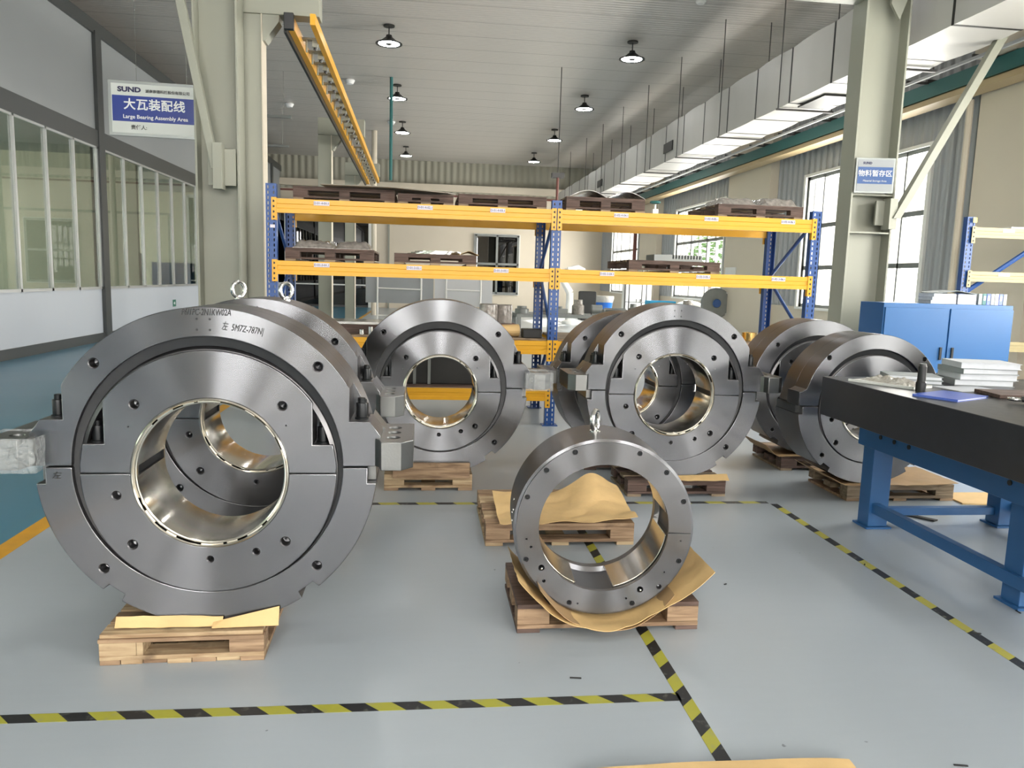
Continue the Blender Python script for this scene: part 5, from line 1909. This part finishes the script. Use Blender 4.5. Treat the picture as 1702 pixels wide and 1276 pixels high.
# ================================================================== BACKGROUND THINGS
# grey screens on light frames
for i, (x0, x1, y, z0, m_, lb) in enumerate([(-1.03, 0.17, 14.0, 1.02, M['panelgrey'], 'left grey panel screen with handrail behind the rack'), (0.19, 1.25, 14.2, 0.98, M['offwhite'], 'right white panel screen with handrail behind the rack')]):
    t = thing('panel_screen', lb, 'screen', (x0, y, 0))
    w_ = x1 - x0
    part('screen_panel', MB().box(0, w_, 0.05, 0.09, z0, 1.52), m_, t)
    for x in (0.21, w_ - 0.22):
        part('frame_post', MB().cyl((x, 0, 0), (x, 0, 1.56), 0.016, 8), M['white'], t)
    part('rail_bar', MB().cyl((0.2, 0, 1.28), (w_ - 0.2, 0, 1.27), 0.012, 8).cyl((0.2, 0, 0.80), (w_ - 0.2, 0, 0.80), 0.012, 8), M['white'], t)
    part('wheel_base', MB().box(0.1, 0.3, -0.3, 0.3, 0.03, 0.08).box(w_ - 0.3, w_ - 0.1, -0.3, 0.3, 0.0, 0.08), M['machine'], t)
# work bench with small machine parts
wb = thing('work_bench', 'long grey work bench of parts behind the rack at centre', 'bench', (2.2, 15.0, 0))
part('bench_top', MB().box(-0.4, 3.6, 0, 1.0, 0.78, 0.84), M['machine'], wb)
for x in (-0.35, 1.6, 3.5):
    for y in (0.05, 0.9):
        part('leg', MB().box(x - 0.04, x + 0.04, y - 0.04, y + 0.04, 0, 0.78), M['machine'], wb)
random.seed(21)
words_ = ['first', 'second', 'third', 'fourth', 'fifth', 'sixth', 'seventh', 'eighth', 'ninth', 'tenth']
for i in range(10):
    x = 1.95 + i * 0.38
    h = random.uniform(0.10, 0.34)
    r = random.uniform(0.09, 0.16)
    if i % 3 == 0:
        mb = MB().lathe([(0.0001, 0), (r, 0), (r, h * 0.6), (r * 0.7, h * 0.7), (r * 0.7, h), (0.0001, h)], 20, 'Z')
    elif i % 3 == 1:
        mb = MB().cyl((-r, 0, r), (r, 0, r), r * 0.9, 18).box(-r, r, -r * 0.5, r * 0.5, 0, r * 0.5)
    else:
        mb = MB().box(-r, r, -r, r, 0, h * 0.7).cyl((0, 0, h * 0.7), (0, 0, h), r * 0.4, 14)
    tag(part('machine_part', mb, M['wrapped'] if i % 2 else M['machine'], None, (x, 15.4, 0.841)), words_[i] + ' machine part from the left on the grey bench behind the rack', 'machine part', 'parts on the grey bench')
# pump motor
pm = thing('electric_motor', 'grey electric motor standing right of the central rack post', 'motor', (3.15, 12.6, 0))
part('motor_stand', MB().box(-0.3, 0.3, -0.2, 0.2, 0, 0.75), M['machine'], pm)
mo = MB().cyl((-0.2, 0, 0.92), (0.2, 0, 0.92), 0.14, 24)
for i in range(10):
    a = radians(i * 36)
    mo.box(-0.18, 0.18, -0.004, 0.004, 0.13, 0.16, Matrix.Translation((0, 0, 0.92)) @ Matrix.Rotation(a, 4, 'X'))
part('motor_body', mo, M['machine'], pm)
part('motor_foot', MB().box(-0.15, 0.15, -0.12, 0.12, 0.75, 0.80), M['machine'], pm)
# blue waste bin with liner
bn = thing('waste_bin', 'bright blue waste bin with a clear liner behind the rack', 'bin', (5.86, 25.0, 0))
part('bin_body', MB().lathe([(0.0001, 0.3), (0.24, 0.3), (0.31, 1.0), (0.30, 1.0), (0.23, 0.31), (0.0001, 0.31)], 28, 'Z'), M['binblue'], bn)
part('liner', MB().lathe([(0.30, 0.85), (0.335, 0.98), (0.33, 1.06), (0.29, 1.04), (0.28, 0.9)], 28, 'Z'), M['filmw'], bn)
part('stand', MB().box(-0.3, 0.3, -0.3, 0.3, 0, 0.3), M['machine'], bn)
# cage trolley
cg = thing('cage_trolley', 'tall thin wire trolley right of the blue bin', 'trolley', (6.3, 23.5, 0))
fr = MB()
for x in (0, 0.55):
    for y in (0, 0.5):
        fr.cyl((x, y, 0.0), (x, y, 1.9), 0.02, 8)
part('frame', fr, M['rodmetal'], cg)
for z in (0.4, 0.9, 1.45):
    part('shelf', MB().box(0, 0.55, 0, 0.5, z, z + 0.02), M['machine'], cg)
# white cabinet by the far windows
cabinet((7.3, 26.0, 0), 0.9, 0.5, 1.5, M['white'], 'white cabinet by the far windows right of the wire trolley')
# blue crate with white sack on a table by the wall
wt = thing('side_table', 'low table by the right wall carrying the cyan crate', 'table', (6.35, 21.6, 0))
part('table_top', MB().box(0, 1.9, 0, 0.9, 0.60, 0.65), M['machine'], wt)
for x in (0.05, 1.85):
    for y in (0.05, 0.85):
        part('leg', MB().box(x - 0.03, x + 0.03, y - 0.03, y + 0.03, 0, 0.6), M['machine'], wt)
ct = thing('plastic_crate', 'cyan plastic crate on the low table by the right wall', 'crate', (6.45, 21.75, 0.651))
part('crate_body', MB().box(0, 0.75, 0, 0.5, 0, 0.02).box(0, 0.75, 0, 0.02, 0, 0.36).box(0, 0.75, 0.48, 0.5, 0, 0.36).box(0, 0.02, 0, 0.5, 0, 0.36).box(0.73, 0.75, 0, 0.5, 0, 0.36), M['crateblue'], ct)
part('crate_rim', MB().box(-0.02, 0.77, -0.02, 0.0, 0.30, 0.36), M['crateblue'], ct)
def sack(u, v):
    a, b = 2 * pi * u, pi * v
    k = 1 + 0.12 * nz(u * 6, v * 5, 1, 1)
    return (7.72 + 0.42 * cos(a) * sin(b) * k, 22.0 + 0.25 * sin(a) * sin(b), 0.855 + 0.17 * cos(b) * k)
tag(part('white_sack', sheet(sack, 24, 12, 0.003), M['white']), 'white sack lying beside the cyan crate', 'sack')
# hose reel on the pilaster
hr = thing('hose_reel', 'round grey hose reel on the pilaster beside the window', 'hose reel', (7.95, 20.55, 1.02))
part('reel_disc', MB().lathe([(0.0001, -0.10), (0.10, -0.10), (0.12, -0.06), (0.38, -0.06), (0.42, -0.03), (0.42, 0.03), (0.38, 0.06), (0.0001, 0.06)], 36, 'Y'), M['machine'], hr)
part('reel_hub', MB().lathe([(0.0001, -0.13), (0.10, -0.13), (0.12, -0.10), (0.0001, -0.10)], 24, 'Y'), M['signblue2'], hr)
part('wall_bracket', MB().box(0.20, 0.298, -0.05, 0.05, -0.3, 0.3), M['white'], hr)
part('hose', MB().tube([(-0.38, 0, -0.1), (-0.46, 0, -0.3), (-0.5, 0.1, -0.6), (-0.45, 0.1, -1.0)], 0.02, 8), M['rubber'], hr)
# notice beside window
tag(part('notice_board', MB().box(WX - 0.28, WX - 0.255, 20.0, 20.7, 1.55, 2.0), M['white']), 'white notice on the pilaster above the hose reel', 'notice')
# round thing and chairs silhouettes behind: office chair
ch = thing('office_chair', 'dark office chair beyond the motor behind the rack', 'chair', (4.3, 20.0, 0))
part('seat', MB().box(-0.25, 0.25, -0.25, 0.25, 0.50, 0.58), M['rubber'], ch, bevel=0.03)
part('backrest', MB().box(-0.24, 0.24, 0.22, 0.28, 0.65, 1.25), M['rubber'], ch, bevel=0.03)
part('gas_column', MB().cyl((0, 0, 0.1), (0, 0, 0.5), 0.03), M['darkmetal'], ch)
for i in range(5):
    a = i * 2 * pi / 5
    part('base_leg', MB().tube([(0, 0, 0.10), (0.28 * cos(a), 0.28 * sin(a), 0.05)], 0.02, 8), M['darkmetal'], ch)
# robot arm like white thing
ra = thing('robot_arm', 'small white jointed machine arm near the far wall behind the central post', 'machine', (5.1, 27.0, 0))
part('pedestal', MB().lathe([(0.0001, 0), (0.25, 0), (0.25, 0.1), (0.14, 0.15), (0.12, 1.1), (0.0001, 1.1)], 20, 'Z'), M['white'], ra)
part('lower_arm', MB().tube([(0, 0, 1.1), (-0.25, 0, 1.5), (-0.1, 0, 1.9)], [0.13, 0.11, 0.10], 14), M['white'], ra)
part('upper_arm', MB().tube([(-0.1, 0, 1.9), (0.25, 0, 2.0), (0.5, 0, 1.9)], [0.10, 0.08, 0.06], 14), M['white'], ra)
# tree outside the windows
for i, (x, y, h) in enumerate([(14.5, 38.5, 5.2)]):
    tr_ = thing('tree', ['leafy'][i] + ' green tree outside the far windows', 'tree', (x, y, -0.25))
    mb = MB()
    random.seed(40 + i)
    for k in range(260):
        a, b, r = random.uniform(0, 2 * pi), random.uniform(-1, 1), random.uniform(0.3, 1) ** 0.4
        c = Vector((1.3 * r * cos(a) * sqrt(1 - b * b), 1.3 * r * sin(a) * sqrt(1 - b * b), h * 0.62 + 1.4 * r * b))
        mt_ = Matrix.Translation(c) @ Matrix.Rotation(random.uniform(0, 6), 4, 'Z') @ Matrix.Rotation(random.uniform(0, 3), 4, 'X')
        mb.add([mt_ @ Vector(p) for p in ((-0.2, 0, 0), (0, -0.1, 0.03), (0.22, 0, 0), (0, 0.1, 0.03))], [(0, 1, 2, 3)])
    part('foliage', mb, M['leaf'], tr_)
    part('trunk', MB().tube([(0, 0, 0), (0.05, 0, h * 0.6)], [0.14, 0.07], 8), M['woodd'], tr_)
